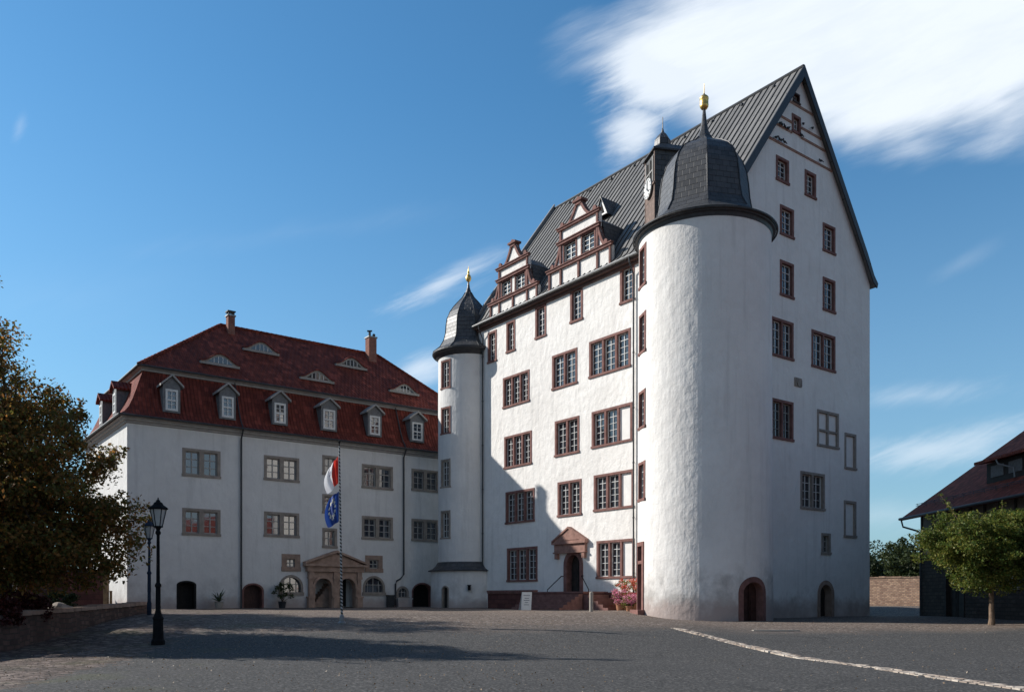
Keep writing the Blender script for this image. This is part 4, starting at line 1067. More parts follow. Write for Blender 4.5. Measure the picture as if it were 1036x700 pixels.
        f.box(F, c - hw, c - hw + .13, n0, n1, z0, z1); f.box(F, c + hw - .13, c + hw, n0, n1, z0, z1); f.box(F, c - hw + .13, c + hw - .13, n0, n1, z1 - .13, z1); f.box(F, c - hw + .13, c + hw - .13, n0, n1, z0, z0 + .13)
        f.box(F, c - .03, c + .03, n0, n1 - .02, z0 + .13, z1 - .13); f.box(F, c - hw + .13, c + hw - .13, n0, n1 - .01, (z0 + z1) / 2 - .07, (z0 + z1) / 2 + .03)
        for q in (.3, .72): f.box(F, c - hw + .13, c + hw - .13, n0, n1 - .03, z0 + (z1 - z0) * q - .015, z0 + (z1 - z0) * q + .015)
        f.build('window_frame', M['white_paint'], D)
        p = MB(); p.face([F.P(c - hw, nf - .06, z0), F.P(c + hw, nf - .06, z0), F.P(c + hw, nf - .06, z1), F.P(c - hw, nf - .06, z1)]); p.build('pane', M['glass_wing'], D)
    for a in ((173.6, 167.4, 180, 393, 414.6, 379.8), (230.4, 224.4, 236.4, 400.4, 421.6, 388.3), (283.6, 277.6, 289, 407, 427.3, 396), (333, 327, 339, 413.6, 433.4, 403.2), (379.5, 374, 384.4, 420, 439.2, 410), (422.5, 417, 427.4, 426.6, 445, 417)):
        mdormer(FL, *a)
    for uc in (3.4, 7.6):
        # the end wall's dormers
        xa = FE.P(uc, 0, 0); 
        def px(u, z, n=.02): p = FE.P(u, n, z); return CX + FP * p.x / p.y, HY - FP * (z - EYE) / p.y
        x0, yt = px(uc - .38, 15.0); x1, _ = px(uc + .38, 15.0); _, yb = px(uc - .38, 13.7); xc, ya = px(uc, 15.75)
        mdormer(FE, xc, x0, x1, yt, yb, ya)
    # eyebrow dormers on the upper roof
    def eyebrow(xc, yb, hw=1.35, H=.62):
        n = -3
        for _ in range(30):
            uu, z = FL.hit(xc, yb, n); want = -(.88 + (z - 16.53) * (6.5 - .88) / (zr - 16.53)); n += (want - n) * .5
        tanr = (zr - 16.53) / (6.5 - .88); K = 20
        hs = lambda x: H * (.5 + .5 * math.cos(math.pi * x / hw))
        s = MB(); fr = MB(); pn = MB(); nf = n + .25
        for i in range(K):
            xa, xb = -hw + 2 * hw * i / K, -hw + 2 * hw * (i + 1) / K; q = []
            for x in (xa, xb):
                h = hs(x) - .25 * tanr + .25 * tanr; L = (h + .28) / (tanr - .12) + .1
                q.append((FL.P(uu + x, nf + .12, z + h + .1), FL.P(uu + x, nf - L, z + h + .1 + L * .12), FL.P(uu + x, nf + .12, z + h + .02)))
            s.face([q[0][0], q[1][0], q[1][1], q[0][1]], [(uu + xa, 0), (uu + xb, 0), (uu + xb, 1.2), (uu + xa, 1.2)]); s.face([q[0][2], q[1][2], q[1][0], q[0][0]])
            fr.prism(FL, [(uu + xa, z - .12), (uu + xb, z - .12), (uu + xb, z + hs(xb) + .05), (uu + xa, z + hs(xa) + .05)], nf - .5, nf)
            if abs((xa + xb) / 2) < hw * .55:
                g = lambda x: max(0.03, hs(x) - .12)
                pn.prism(FL, [(uu + xa, z + .04), (uu + xb, z + .04), (uu + xb, z + g(xb)), (uu + xa, z + g(xa))], nf, nf + .012)
        E_ = fr.build('eyebrow_dormer', M['grey_cornice'], wing); s.build('dormer_tiles', M['tile_red'], E_); pn.build('pane', M['glass'], E_)
        mu = MB()
        for x in (-.45, -.15, .15, .45): mu.box(FL, uu + x - .02, uu + x + .02, nf + .012, nf + .03, z + .03, z + hs(x) - .1)
        mu.build('window_bars', M['white_paint'], E_)
    for a in ((222, 369.2), (263.5, 356.2), (320, 384.8), (354.5, 371.5), (408, 397.5)): eyebrow(*a)
    # chimneys
    def chim(xc, w, zt, metal):
        n = -5.9; uu = FL.hit(xc, 350, n)[0]; c_ = MB(); c_.box(FL, uu - w, uu + w, n - w, n + w, 19.8, zt); C_ = c_.build('chimney', M['brick'], wing)
        k = MB(); k.box(FL, uu - w - .06, uu + w + .06, n - w - .06, n + w + .06, zt, zt + .1); k.build('cap', M['zinc'], C_)
        k = MB()
        if metal: 
            p = FL.P(uu - .12, n, 0); k.tube([(p.x, p.y, zt + .1), (p.x, p.y, zt + .55)], .1, 8); k.tube([(p.x - .2, p.y, zt + .6), (p.x + .2, p.y, zt + .6)], .07, 8); k.ball((p.x + .35, p.y, zt + .25), .13)
            k.build('cowl', M['metal_dark'], C_)
        else:
            for sx in (-1, 1):
                for sy in (-1, 1): q = FL.P(uu + sx * (w - .06), n + sy * (w - .06), 0); k.tube([(q.x, q.y, zt + .1), (q.x, q.y, zt + .32)], .05, 6)
            k.box(FL, uu - w - .05, uu + w + .05, n - w - .05, n + w + .05, zt + .32, zt + .4); k.build('cowl', M['metal_dark'], C_)
    chim(233.2, .25, 22.4, False); chim(375.3, .34, 22.95, True)
build_wing()

# trough-like sill block under the smallest half-round window
def block():
    u0, u1, z0, z1 = pbox(FL, 399.8, 413.6, 606, 614); m = MB()
    m.box(FL, u0, u1, .02, .5, .7, z1); m.box(FL, u0 - .05, u1 + .05, .02, .56, z1, z1 + .1)
    tag(m.build('stone_trough', M['plaster_wing'], loc=tuple(FL.P(u0, .3, .8))), 'pale rendered block under the smallest arched window of the wing', 'trough')
block()

# ================================================================== TERRACE AND STAIRS
def terrace():
    T = thing('entrance_terrace', tuple(FW.P(12, 1.5, .85)), 'red sandstone terrace with steps in front of the castle door', 'terrace')
    zt = 1.95; g = .6; dep = 2.0; t1 = FW.hit(493.5, 610, dep)[0]
    ts0, ts1 = FW.hit(590, 600, 2.0)[0], FW.hit(541, 600, 2.0)[0]
    a = MB(); rw = 1.1
    a.box(FW, ts0, t1, .01, dep, g, zt - .1)
    a.build('platform', M['redblock'], T)
    b = MB(); b.box(FW, ts0 - .02, t1, .01, dep + .05, zt - .098, zt); b.box(FW, ts1, t1, dep - .25, dep + .1, zt, zt + .12); b.build('coping', M['red_stone'], T)
    s = MB(); n = 7; h = (zt - .85) / n
    for k in range(n):
        s.box(FW, ts0, ts1, dep + .05 + k * .3, dep + .05 + (k + 1) * .3, .6, zt - (k + 1) * h + .0)
    s.build('front_steps', M['red_stone'], T)
    s = MB()
    for k in range(5): s.box(FW, ts0 - (k + 1) * .42, ts0 - .02 - k * .42, .3, dep, .6, zt - (k + 1) * .19)
    s.build('side_steps', M['red_stone'], T)
    ch = MB(); ch.box(FW, ts0 - 2.4, ts0 + .0, .02, .28, .6, 1.9); ch.build('side_parapet', M['redblock'], T)
    for sg, ua, ub in ((0, ts0 + .3, ts0 - 1.5), (1, FW.hit(570.5, 590)[0], FW.hit(561, 590)[0])):
        pass
    uL = FW.hit(570, 590)[0]; uR = FW.hit(590.5, 590)[0]
    for (u, s_) in ((uL, 1), (uR, -1)):
        r = MB(); r.tube([FW.P(u, .18, 2.95), FW.P(u + s_ * 1.0, .5, 2.1), FW.P(u + s_ * 1.0, .5, 1.95)], .03, 6); r.tube([FW.P(u, .02, 2.95), FW.P(u, .2, 2.95)], .03, 6)
        r.build('handrail', M['iron'], T)
terrace()

# ================================================================== STREET LAMPS
def lamp(x, y, label, blue=False, H=4.4, rot=.3):
    z = GZ(x, y); t = thing('street_lamp', (x, y, z), label, 'street lamp', 'old-style street lamps'); mat = M['iron_blue'] if blue else M['iron']
    c = (x, y)
    m = MB(); m.lathe(c, [(.2, z - .05), (.2, z + .12), (.16, z + .18), (.14, z + .75), (.165, z + .8), (.11, z + .92), (.08, z + 1.05)] if not blue else [(.1, z - .05), (.1, z + .5), (.075, z + .6), (.07, z + 1.05)], 8, rot); m.build('base', mat, t)
    m = MB(); m.lathe(c, [(.075, z + 1.0), (.07, z + 1.75), (.095, z + 1.78), (.095, z + 1.84), (.055, z + 1.9), (.045, z + H - 1.05), (.08, z + H - 1.0), (.08, z + H - .95), (.05, z + H - .9), (.1, z + H - .8)], 12); m.build('post', mat, t)
    m = MB(); zb = z + H - .78; zt = z + H - .26; rb, rt = .12, .235
    for k in range(6):
        a = rot + math.pi * k / 3; m.tube([(x + rb * math.cos(a), y + rb * math.sin(a), zb), (x + rt * math.cos(a), y + rt * math.sin(a), zt)], .014, 4)
    m.lathe(c, [(.02, zb - .04), (rb + .02, zb - .03), (rb + .02, zb + .01), (.03, zb + .02)], 6, rot)
    m.lathe(c, [(rt + .0, zt - .01), (rt + .05, zt), (rt + .05, zt + .04), (.15, zt + .14), (.12, zt + .2), (.06, zt + .24), (.06, zt + .27), (.02, zt + .3), (.015, zt + .36)], 6, rot)
    m.build('lantern_frame', mat, t)
    m = MB(); m.lathe(c, [(rb - .01, zb), (rt - .015, zt)], 6, rot); m.build('lantern_glass', M['lamp_glass'], t)
    return t
lamp(-.4212 * 25.7, 25.7, 'black street lamp with hexagonal lantern standing free on the asphalt, nearer of the two')
lamp(-.4318 * 36.5, 36.5, 'blue-grey street lamp at the end of the low wall, further of the two', True, 4.1, .1)

# ================================================================== FLAGPOLE AND FLAGS
def flags():
    y = 32.0; x = (346 - CX) / FP * y; z = GZ(x, y); H = 6.75; xt = (343.3 - CX) / FP * y
    m, nt, b = ntree('striped_pole_paint', .4, .4); zc = posz(nt)[2]; g = nt.nodes.new('ShaderNodeNewGeometry'); sp = nt.nodes.new('ShaderNodeSeparateXYZ'); nt.links.new(g.outputs['Normal'], sp.inputs[0])
    ang = math_n(nt, 'ARCTAN2', sp.outputs[1], sp.outputs[0]); v = math_n(nt, 'FRACT', math_n(nt, 'ADD', math_n(nt, 'MULTIPLY', zc, 7.5), math_n(nt, 'DIVIDE', ang, 2 * math.pi)))
    nt.links.new(ramp(nt, v, [(0, (.012, .012, .014)), (.5, (.42, .42, .41))], 'CONSTANT'), b.inputs['Base Color'])
    t = thing('flagpole', (x, y, z), 'tall black and white striped flagpole in the courtyard', 'flagpole')
    p = MB(); p.tube([(x, y, z), (x + (xt - x) * .5, y, z + H * .5), (xt, y, z + H)], [.045, .04, .03], 12); p.build('pole', m, t, smooth=False)
    p = MB(); p.lathe((x, y), [(.16, z - .05), (.16, z + .05), (.1, z + .1), (.09, z + .3), (.06, z + .34)], 12); p.build('base', M['zinc'], t)
    p = MB(); p.tube([(xt, y, z + H), (xt, y, z + H + .12)], .02, 6); p.ball((xt, y, z + H + .16), .05); p.build('finial', M['iron'], t)
    def flag(name, ztop, zbot, kind):
        X = lambda zz: x + (xt - x) * (zz - z) / H
        nu, nv = 36, 30; me = MB(); V = {}
        for i in range(nu + 1):
            for j in range(nv + 1):
                u = i / nu; v = j / nv                      # u away from the pole, v downwards
                zt_ = ztop - v * (ztop - zbot) * (.72 if kind == 'state' else .85); w = 1.3
                fold = math.sin(u * 8.5 + v * 2.0) * (.09 + .05 * v) * min(1, u * 3)
                sag = u * (.42 + .10 * math.sin(v * 3)) ; sag = u ** .9 * (.42 if kind == 'state' else .22) + .03 * math.sin(u * 9) * u
                px_ = X(zt_) - .04 - u * (.28 + .26 * math.sin(v * 2.4 + .2)) - .02 * math.sin(u * 8.5 + v)
                V[i, j] = (px_, y + fold - .02, zt_ - sag)
        for i in range(nu):
            for j in range(nv):
                u = (i + .5) / nu; v = (j + .5) / nv
                if kind == 'state': me.cm = 0 if v > .5 * 1 and False else (0 if u > .52 - .1 * v else 1)
                else: me.cm = 0
                if kind == 'state':
                    du, dv = (u - .62) * 1.5, (v - .42); me.cm = 2 if (du * du + dv * dv) < .016 and ((i * 7 + j * 13) % 5 > 1) else me.cm
                else:
                    du, dv = (u - .5) * 1.3, (v - .5); r = math.hypot(du, dv); an = (math.degrees(math.atan2(dv, du)) % 30); me.cm = 1 if .22 < r < .36 and 6 < an < 24 else 0
                me.face([V[i, j], V[i + 1, j], V[i + 1, j + 1], V[i, j + 1]])
        def fab(n, c):
            m_, nt_, b_ = ntree(n, .8, .2); b_.inputs['Base Color'].default_value = (*c, 1); b_.inputs['Sheen Weight'].default_value = .2
            tr = nt_.nodes.new('ShaderNodeBsdfTranslucent'); tr.inputs[0].default_value = (*c, 1); mx = nt_.nodes.new('ShaderNodeMixShader'); mx.inputs[0].default_value = .35
            nt_.links.new(b_.outputs[0], mx.inputs[1]); nt_.links.new(tr.outputs[0], mx.inputs[2]); nt_.links.new(mx.outputs[0], nt_.nodes['Material Output'].inputs[0]); return m_
        mats = [fab('flag_white', (.8, .8, .82)), fab('flag_red', (.62, .045, .03)), fab('flag_crest', (.07, .09, .2))] if kind == 'state' else [fab('flag_blue', (.025, .065, .27)), fab('flag_star', (.8, .78, .6))]
        return me.build(name, mats, smooth=True, loc=(X(ztop), y, ztop))
    zy = lambda py: EYE + (HY - py) * y / FP
    tag(flag('flag', zy(461), zy(499), 'state'), 'white and red flag with a dark crest, upper flag on the striped pole', 'flag', 'flags on the striped pole')
    tag(flag('flag', zy(497), zy(533), 'eu'), 'blue flag with a ring of stars, lower flag on the striped pole', 'flag', 'flags on the striped pole')
flags()

# ================================================================== TREES
def leaf_mat(name, cols, trans=.35):
    m, nt, b = ntree(name, .55, .3); g = nt.nodes.new('ShaderNodeNewGeometry')
    n = len(cols); c = ramp(nt, g.outputs['Random Per Island'], [(i / (n - 1), x) for i, x in enumerate(cols)])
    f = tex_noise(nt, .9, 3); c = mixc(nt, ramp(nt, f, [(.4, 0.0), (.65, .55)]), c, cols[0])
    nt.links.new(c, b.inputs['Base Color'])
    tr = nt.nodes.new('ShaderNodeBsdfTranslucent'); nt.links.new(c, tr.inputs[0]); mx = nt.nodes.new('ShaderNodeMixShader'); mx.inputs[0].default_value = trans
    nt.links.new(b.outputs[0], mx.inputs[1]); nt.links.new(tr.outputs[0], mx.inputs[2]); nt.links.new(mx.outputs[0], nt.nodes['Material Output'].inputs[0]); return m
M['bark'] = simple('bark', (.085, .065, .05), .35, .9, 6, .2, .9, .04)
M['bark_pale'] = simple('pale_bark', (.17, .12, .085), .3, .9, 6, .2, .8, .03)
def leaf_mesh(name, centers, n_per, rad, size, mat, parent, flat=.7, droop=0.0):
    C = np.repeat(np.array(centers, float), n_per, 0); n = len(C); rr = np.repeat(np.array(rad, float), n_per) if hasattr(rad, '__len__') else np.full(n, rad)
    D = rng.normal(size=(n, 3)); D /= np.linalg.norm(D, axis=1)[:, None]; D *= (rng.random(n) ** .45)[:, None] * rr[:, None]; D[:, 2] *= flat
    P = C + D
    nor = rng.normal(size=(n, 3)) + np.array([0, 0, .8]); nor /= np.linalg.norm(nor, axis=1)[:, None]
    a = np.cross(nor, rng.normal(size=(n, 3))); a /= np.linalg.norm(a, axis=1)[:, None]; b = np.cross(nor, a)
    s = size * rng.uniform(.6, 1.35, n)[:, None]
    V = np.stack([P - a * s, P - b * s * .55 + nor * s * .15, P + a * s, P + b * s * .55 + nor * s * .15], 1).reshape(-1, 3)
    off = Vector((0, 0, 0)); p = parent
    while p is not None: off = off + Vector(p.location); p = p.parent
    V -= np.array(off)
    me = bpy.data.meshes.new(name); me.vertices.add(4 * n); me.vertices.foreach_set('co', V.ravel()); me.loops.add(4 * n); me.polygons.add(n)
    me.loops.foreach_set('vertex_index', np.arange(4 * n)); me.polygons.foreach_set('loop_start', np.arange(0, 4 * n, 4)); me.polygons.foreach_set('loop_total', np.full(n, 4))
    me.materials.append(mat); me.update(); me.validate()
    o = bpy.data.objects.new(name, me); COL.objects.link(o); o.parent = parent; return o
def tree(name, base, lobes, trunk_h, tr, nclump, nleaf, crad, lsize, mat, bark, label, group=None, spikes=0, limbs=26, seed=1, cat='tree', lean=(0, 0)):
    rd = random.Random(seed); t = thing(name, base, label, cat, group); bx, by, bz = base
    cl = []; rads = []
    tot = sum(l[3] * l[4] * l[5] for l in lobes)
    for (cx, cy, cz, rx, ry, rz) in lobes:
        k = max(3, int(nclump * rx * ry * rz / tot))
        for _ in range(k):
            while True:
                d = Vector((rd.gauss(0, 1), rd.gauss(0, 1), rd.gauss(0, 1))).normalized(); r = rd.random() ** .33
                if r > .4 or rd.random() < .5: break
            r *= .88 + .24 * rd.random()
            cl.append((bx + cx + d.x * r * rx, by + cy + d.y * r * ry, bz + cz + d.z * r * rz)); rads.append(crad * rd.uniform(.55, 1.35))
    m = MB(); top = Vector((bx + lean[0], by + lean[1], bz + trunk_h))
    m.tube([(bx, by, bz - .1), (bx + .02, by, bz + .25), (bx + lean[0] * .5, by + lean[1] * .5, bz + trunk_h * .5), top], [tr * 1.35, tr, tr * .85, tr * .75], 10, False)
    hi = max(cl, key=lambda c: c[2]); T = m.build('trunk', bark, t)
    br = MB()
    br.tube([top, top.lerp(Vector(hi), .5) + Vector((rd.uniform(-.3, .3), 0, 0)), Vector(hi)], [tr * .75, tr * .4, tr * .08], 8, False)
    pick = rd.sample(range(len(cl)), min(limbs, len(cl)))
    for i in pick:
        e = Vector(cl[i]); f = rd.random() * .45; s = top.lerp(Vector(hi), f); mid = s.lerp(e, .5) + Vector((rd.uniform(-.25, .25), rd.uniform(-.25, .25), rd.uniform(.0, .5)))
        br.tube([s, mid, e], [tr * .38 * (1 - f), tr * .2, tr * .05], 6, False)
        for q in range(3):
            e2 = Vector(cl[rd.randrange(len(cl))]); 
            if (e2 - mid).length < 2.6: br.tube([mid, mid.lerp(e2, .6) + Vector((0, 0, .1)), e2], [tr * .16, tr * .08, tr * .03], 5, False)
    sp = []
    for _ in range(spikes):
        c = Vector(cl[rd.randrange(len(cl))]); ctr = Vector((bx + lobes[0][0], by + lobes[0][1], bz + lobes[0][2])); d = (c - ctr).normalized()
        if d.z < -.1: continue
        d = (d + Vector((rd.uniform(-.3, .3), rd.uniform(-.3, .3), rd.uniform(0, .5)))).normalized(); L = rd.uniform(.7, 1.5); e = c + d * L
        br.tube([c, c.lerp(e, .5) + Vector((0, 0, .05)), e], [.02, .012, .005], 4, False)
        for q in range(5): sp.append(tuple(c.lerp(e, .35 + .16 * q)))
    br.build('limbs', bark, T)
    cr = leaf_mesh('crown', cl, nleaf, rads, lsize, mat, t)
    if sp: leaf_mesh('crown_tips', sp, 9, .16, lsize, mat, t)
    return t
M['leaf_autumn'] = leaf_mat('autumn_leaves', [(.07, .08, .02), (.22, .10, .03), (.42, .18, .05), (.16, .16, .035), (.12, .10, .03)], .5)
M['leaf_green'] = leaf_mat('maple_leaves', [(.05, .09, .02), (.11, .17, .03), (.24, .23, .045), (.17, .16, .035)], .45)
M['leaf_dark'] = leaf_mat('dark_leaves', [(.022, .035, .012), (.045, .065, .02), (.07, .085, .028)], .25)
M['leaf_red'] = leaf_mat('dark_red_leaves', [(.035, .008, .008), (.07, .014, .012), (.10, .02, .015)], .25)
M['leaf_yellow'] = leaf_mat('yellow_green_leaves', [(.12, .12, .03), (.2, .2, .05), (.16, .17, .04)], .35)

tz = .55
tree('autumn_tree', (-16.6, 27.5, tz), [(-.2, 0, 3.5, 4.0, 3.4, 1.9), (-.1, 0, 5.6, 3.4, 2.9, 2.0), (-.1, 0, 7.4, 1.8, 1.9, 1.5), (2.2, 0, 2.7, 2.0, 2.0, 1.2), (-1.2, 0, 9.5, 1.2, 1.2, 1.2), (-.5, 0, 10.6, .8, .8, .8), (-.3, -.3, 2.0, 3.9, 2.2, .8)],
     1.9, .26, 640, 150, .62, .07, M['leaf_autumn'], M['bark'], 'big dark brown-leaved autumn tree overhanging the low wall at the left', spikes=70, limbs=60, seed=3)
tree('autumn_tree', (-25.6, 37.4, .8), [(0, 0, 7.2, 4.2, 3.4, 4.0), (0, 0, 11.2, 2.8, 2.4, 2.6), (0, 0, 3.8, 3.2, 3, 1.4)], 2.2, .28, 420, 110, .75, .10, M['leaf_autumn'], M['bark'], 'second autumn tree standing out of view beyond the left edge of the courtyard', limbs=30, seed=5)
rx, ry = (1003 - CX) / FP * 36.6, 36.6
tree('maple_tree', (rx, ry, GZ(rx, ry)), [(0.1, 0, 3.1, 3.0, 2.4, 1.2), (-.6, 0, 3.9, 2.3, 2.0, 1.1), (-2.1, -.2, 3.5, 1.2, 1.4, 1.15), (1.3, .1, 3.9, 1.9, 1.8, 1.2), (.2, -.5, 2.2, 1.7, 1.5, .8), (-1.2, -.3, 2.2, .7, .9, .6)],
     1.6, .12, 420, 170, .42, .055, M['leaf_green'], M['bark_pale'], 'small round green tree on a thin trunk in front of the dark barn', limbs=50, seed=8, spikes=25)
for i, (px, y, w, h, lab, mt) in enumerate(((866, 96, 5.0, 6.2, 'dark bushy tree beyond the stone wall, half hidden by the castle corner', 'leaf_dark'), (905, 104, 4.2, 7.6, 'dark green tree rising in the middle of the gap beyond the stone wall', 'leaf_dark'), (924, 90, 3.0, 6.4, 'olive green tree beyond the stone wall, close to the barn corner', 'leaf_dark'), (950, 108, 6, 8.0, 'tall dark tree hidden mostly behind the barn', 'leaf_dark'))):
    x = (px - CX) / FP * y
    tree('leafy_tree', (x, y, .8), [(0, 0, h * .52, w, w * .8, h * .48), (w * .4, 0, h * .4, w * .7, w * .6, h * .35)], 1.6, .2, 110, 110, 1.0, .17, M[mt], M['bark'], lab, 'trees beyond the stone wall', limbs=14, seed=20 + i)

def bush(name, base, r, h, mat, label, cat='bush', n=40, nl=60, ls=.05, seed=1, group=None, cr=None):
    t = thing(name, base, label, cat, group); rd = random.Random(seed); cl = []; st = MB()
    for _ in range(n):
        a = rd.uniform(0, 6.28); q = rd.random() ** .5; zz = rd.random(); c = (base[0] + math.cos(a) * q * r * (1 - .35 * zz), base[1] + math.sin(a) * q * r * (1 - .35 * zz), base[2] + .1 + zz * h * .9); cl.append(c)
        if _ % 4 == 0: st.tube([(base[0] + math.cos(a) * .05, base[1] + math.sin(a) * .05, base[2] - .02), (c[0], c[1], c[2])], [.02, .006], 5, False)
    st.build('stems', M['bark'], t); leaf_mesh('foliage', cl, nl, cr or r * .35, ls, mat, t); return t

# ================================================================== LOW WALL AND WHAT STANDS BEHIND IT
def lowwall():
    A = Vector((-14.0, 20.0)); B = Vector((-16.6, 38.2)); n = 40; mb = MB(); t = (B - A).normalized(); nn = Vector((-t.y, t.x)); w = .45
    base = thing('low_stone_wall', (-15.3, 29, .2), 'low weathered red-brown stone wall bordering the planting bed at the left', 'wall')
    rd = random.Random(4)
    prev = None; cap = MB(); pc = None
    for i in range(n + 1):
        p = A.lerp(B, i / n); wob = .04 * math.sin(i * 1.3) + rd.uniform(-.015, .015); zt = 1.02 + .28 * (i / n) ** 1.2 + .025 * math.sin(i * .9) + rd.uniform(-.012, .012) - (.06 if i < 6 else 0)
        a = p - nn * (0 + wob); b = p + nn * w; zb = -.3
        ring = [(a.x - nn.x * .03, a.y - nn.y * .03, zb), (b.x, b.y, zb), (b.x, b.y, zt), (a.x, a.y, zt)]
        if prev: 
            for k in range(4): j = (k + 1) % 4; mb.face([prev[k], prev[j], ring[j], ring[k]])
        else: mb.face(ring)
        prev = ring
    mb.face(prev[::-1])
    mb.build('masonry', M['wallstone'], base)
    i = 0; s = 0; L = (B - A).length
    while s < L - .3:
        l = rd.uniform(.6, 1.1); f = s / L; p = A.lerp(B, f); q = A.lerp(B, min(1, (s + l - .03) / L)); z = 1.05 + .28 * f ** 1.2
        a = p - nn * .07; b = p + nn * (w + .05); c = q + nn * (w + .05); d = q - nn * .07; h = rd.uniform(.09, .13)
        if s > 5: cap.hexa([(v.x, v.y, z - .06) for v in (a, b, c, d)], [(v.x, v.y, z + h - .03) for v in (a, b, c, d)])
        s += l
    cap.build('coping', M['brown_stone'], base)
    # soil of the raised bed
    g = MB(); C = [B + nn * w, A + nn * w, Vector((-60, 16)), Vector((-60, 45))]
    g.face([(v.x, v.y, .85) for v in C]); m = simple('bed_soil', (.04, .035, .025), .4, .95, 3, .1, .8, .05); structure(g.build('soil', m))
lowwall()
bush('red_shrub', (-15.7, 27.0, .85), .8, .8, M['leaf_red'], 'dark red low shrub spilling over the near end of the low wall', n=70, nl=80, ls=.05, seed=2)
bush('red_shrub', (-14.75, 24.4, .75), .5, .7, M['leaf_red'], 'dark red shrub hanging over the wall edge, nearest the left border', n=40, nl=80, ls=.05, seed=3)
bush('green_shrub', (-17.6, 33.0, .85), .7, .9, M['leaf_dark'], 'small dark green shrub beside the pale boulder under the tree', n=40, nl=60, ls=.06, seed=4)
bush('yellow_shrub', (-21.2, 33.5, .85), .8, 2.6, M['leaf_yellow'], 'yellow-green shrub glowing behind the tree at the left border', n=40, nl=60, ls=.07, seed=5)
def boulder(x, y, z, r, label, seed):
    m = MB(); rd = random.Random(seed); bmm = bmesh.new(); bmesh.ops.create_icosphere(bmm, subdivisions=3, radius=r)
    for v in bmm.verts:
        d = v.co.normalized(); k = 1 + .14 * math.sin(d.x * 4 + seed) * math.cos(d.y * 3.3 + seed) + .06 * math.sin(d.z * 9 + d.x * 7); v.co = d * r * k; v.co.z *= .68
    me = bpy.data.meshes.new('boulder'); bmm.to_mesh(me); bmm.free(); me.materials.append(M['boulder']); o = bpy.data.objects.new('boulder', me); COL.objects.link(o); o.location = (x, y, z); tag(o, label, 'boulder', 'boulders in the planting bed')
M['boulder'] = simple('pale_boulder', (.36, .32, .28), .25, .9, 3, .2, .8, .04)
boulder(-16.05, 29.8, 1.05, .52, 'larger pale rounded boulder on the low wall bed under the tree', 1)
boulder(-16.6, 32.3, .98, .3, 'smaller pale stone lying behind the rounded boulder', 2)
boulder(-17.4, 29.8, 1.0, .34, 'pale stone beside the dark red shrub', 3)

def sheds():
    # brick outbuilding and grey garage seen beneath the tree
    t = thing('brick_shed', (-25.5, 46, .8), 'red brick shed with flat dark roof seen under the autumn tree', 'shed')
    F = Frame(Vector((-27.1, 46.0, 0)), Vector((1, 0, 0)), Vector((0, -1, 0))); a = MB(); a.box(F, 0, 2.9, -4, 0, .6, 3.0); a.build('wall', M['redblock'], t)
    a = MB(); a.box(F, -.15, 3.05, -4.1, .2, 3.0, 3.18); a.build('roof', M['metal_dark'], t)
    a = MB(); a.box(F, 1.0, 1.9, 0, .05, .8, 2.7); a.build('door', M['dark_wood'], t)
    t = thing('grey_garage', (-34, 50, .8), 'low grey garage with white door posts behind the tree at the left border', 'garage')
    F = Frame(Vector((-38.5, 50.0, 0)), Vector((1, 0, 0)), Vector((0, -1, 0))); a = MB(); a.box(F, 0, 8.6, -6, 0, .6, 3.4); a.build('wall', simple('grey_render', (.16, .155, .15), .15), t)
    a = MB()
    for u in (1.2, 4.2, 7.2): a.box(F, u - .06, u + .06, 0, .08, .8, 3.0)
    a.build('door_posts', M['white_paint'], t)
    for u in (1.4, 4.4):
        a = MB(); a.box(F, u, u + 2.6, 0, .04, .8, 2.9)
        for k in range(7): a.box(F, u, u + 2.6, .04, .06, .9 + k * .28, 1.1 + k * .28)
        a.build('door', M['grey_cornice'], t)
    a = MB(); a.prism(F, [(-.3, 3.4), (8.9, 3.4), (8.9, 3.6), (4.3, 5.2), (-.3, 3.6)], -6.2, .3); a.build('roof', M['tile_barn'], t)
    # timber posts beside the white end wall
    for i, (px, w, zt) in enumerate(((107.3, .11, 3.6), (112.2, .05, 1.9))):
        y = 44.5; x = (px - CX) / FP * y; p = MB(); p.box(Frame(Vector((x, y, 0)), Vector((1, 0, 0)), Vector((0, -1, 0))), -w, w, -w, w, .5, zt); 
        p.box(Frame(Vector((x, y, 0)), Vector((1, 0, 0)), Vector((0, -1, 0))), -w * 1.15, w * 1.15, -w * 1.15, w * 1.15, zt, zt + .05)
        tag(p.build('timber_post', M['post_wood'], loc=(x, y, .8)), ('tall tan timber post in front of the sunlit end wall of the wing', 'short brown timber post to the right of the tall tan post')[i], 'post', 'timber posts by the wing')
M['post_wood'] = simple('tan_timber', (.30, .19, .10), .25, .8, 5)
sheds()

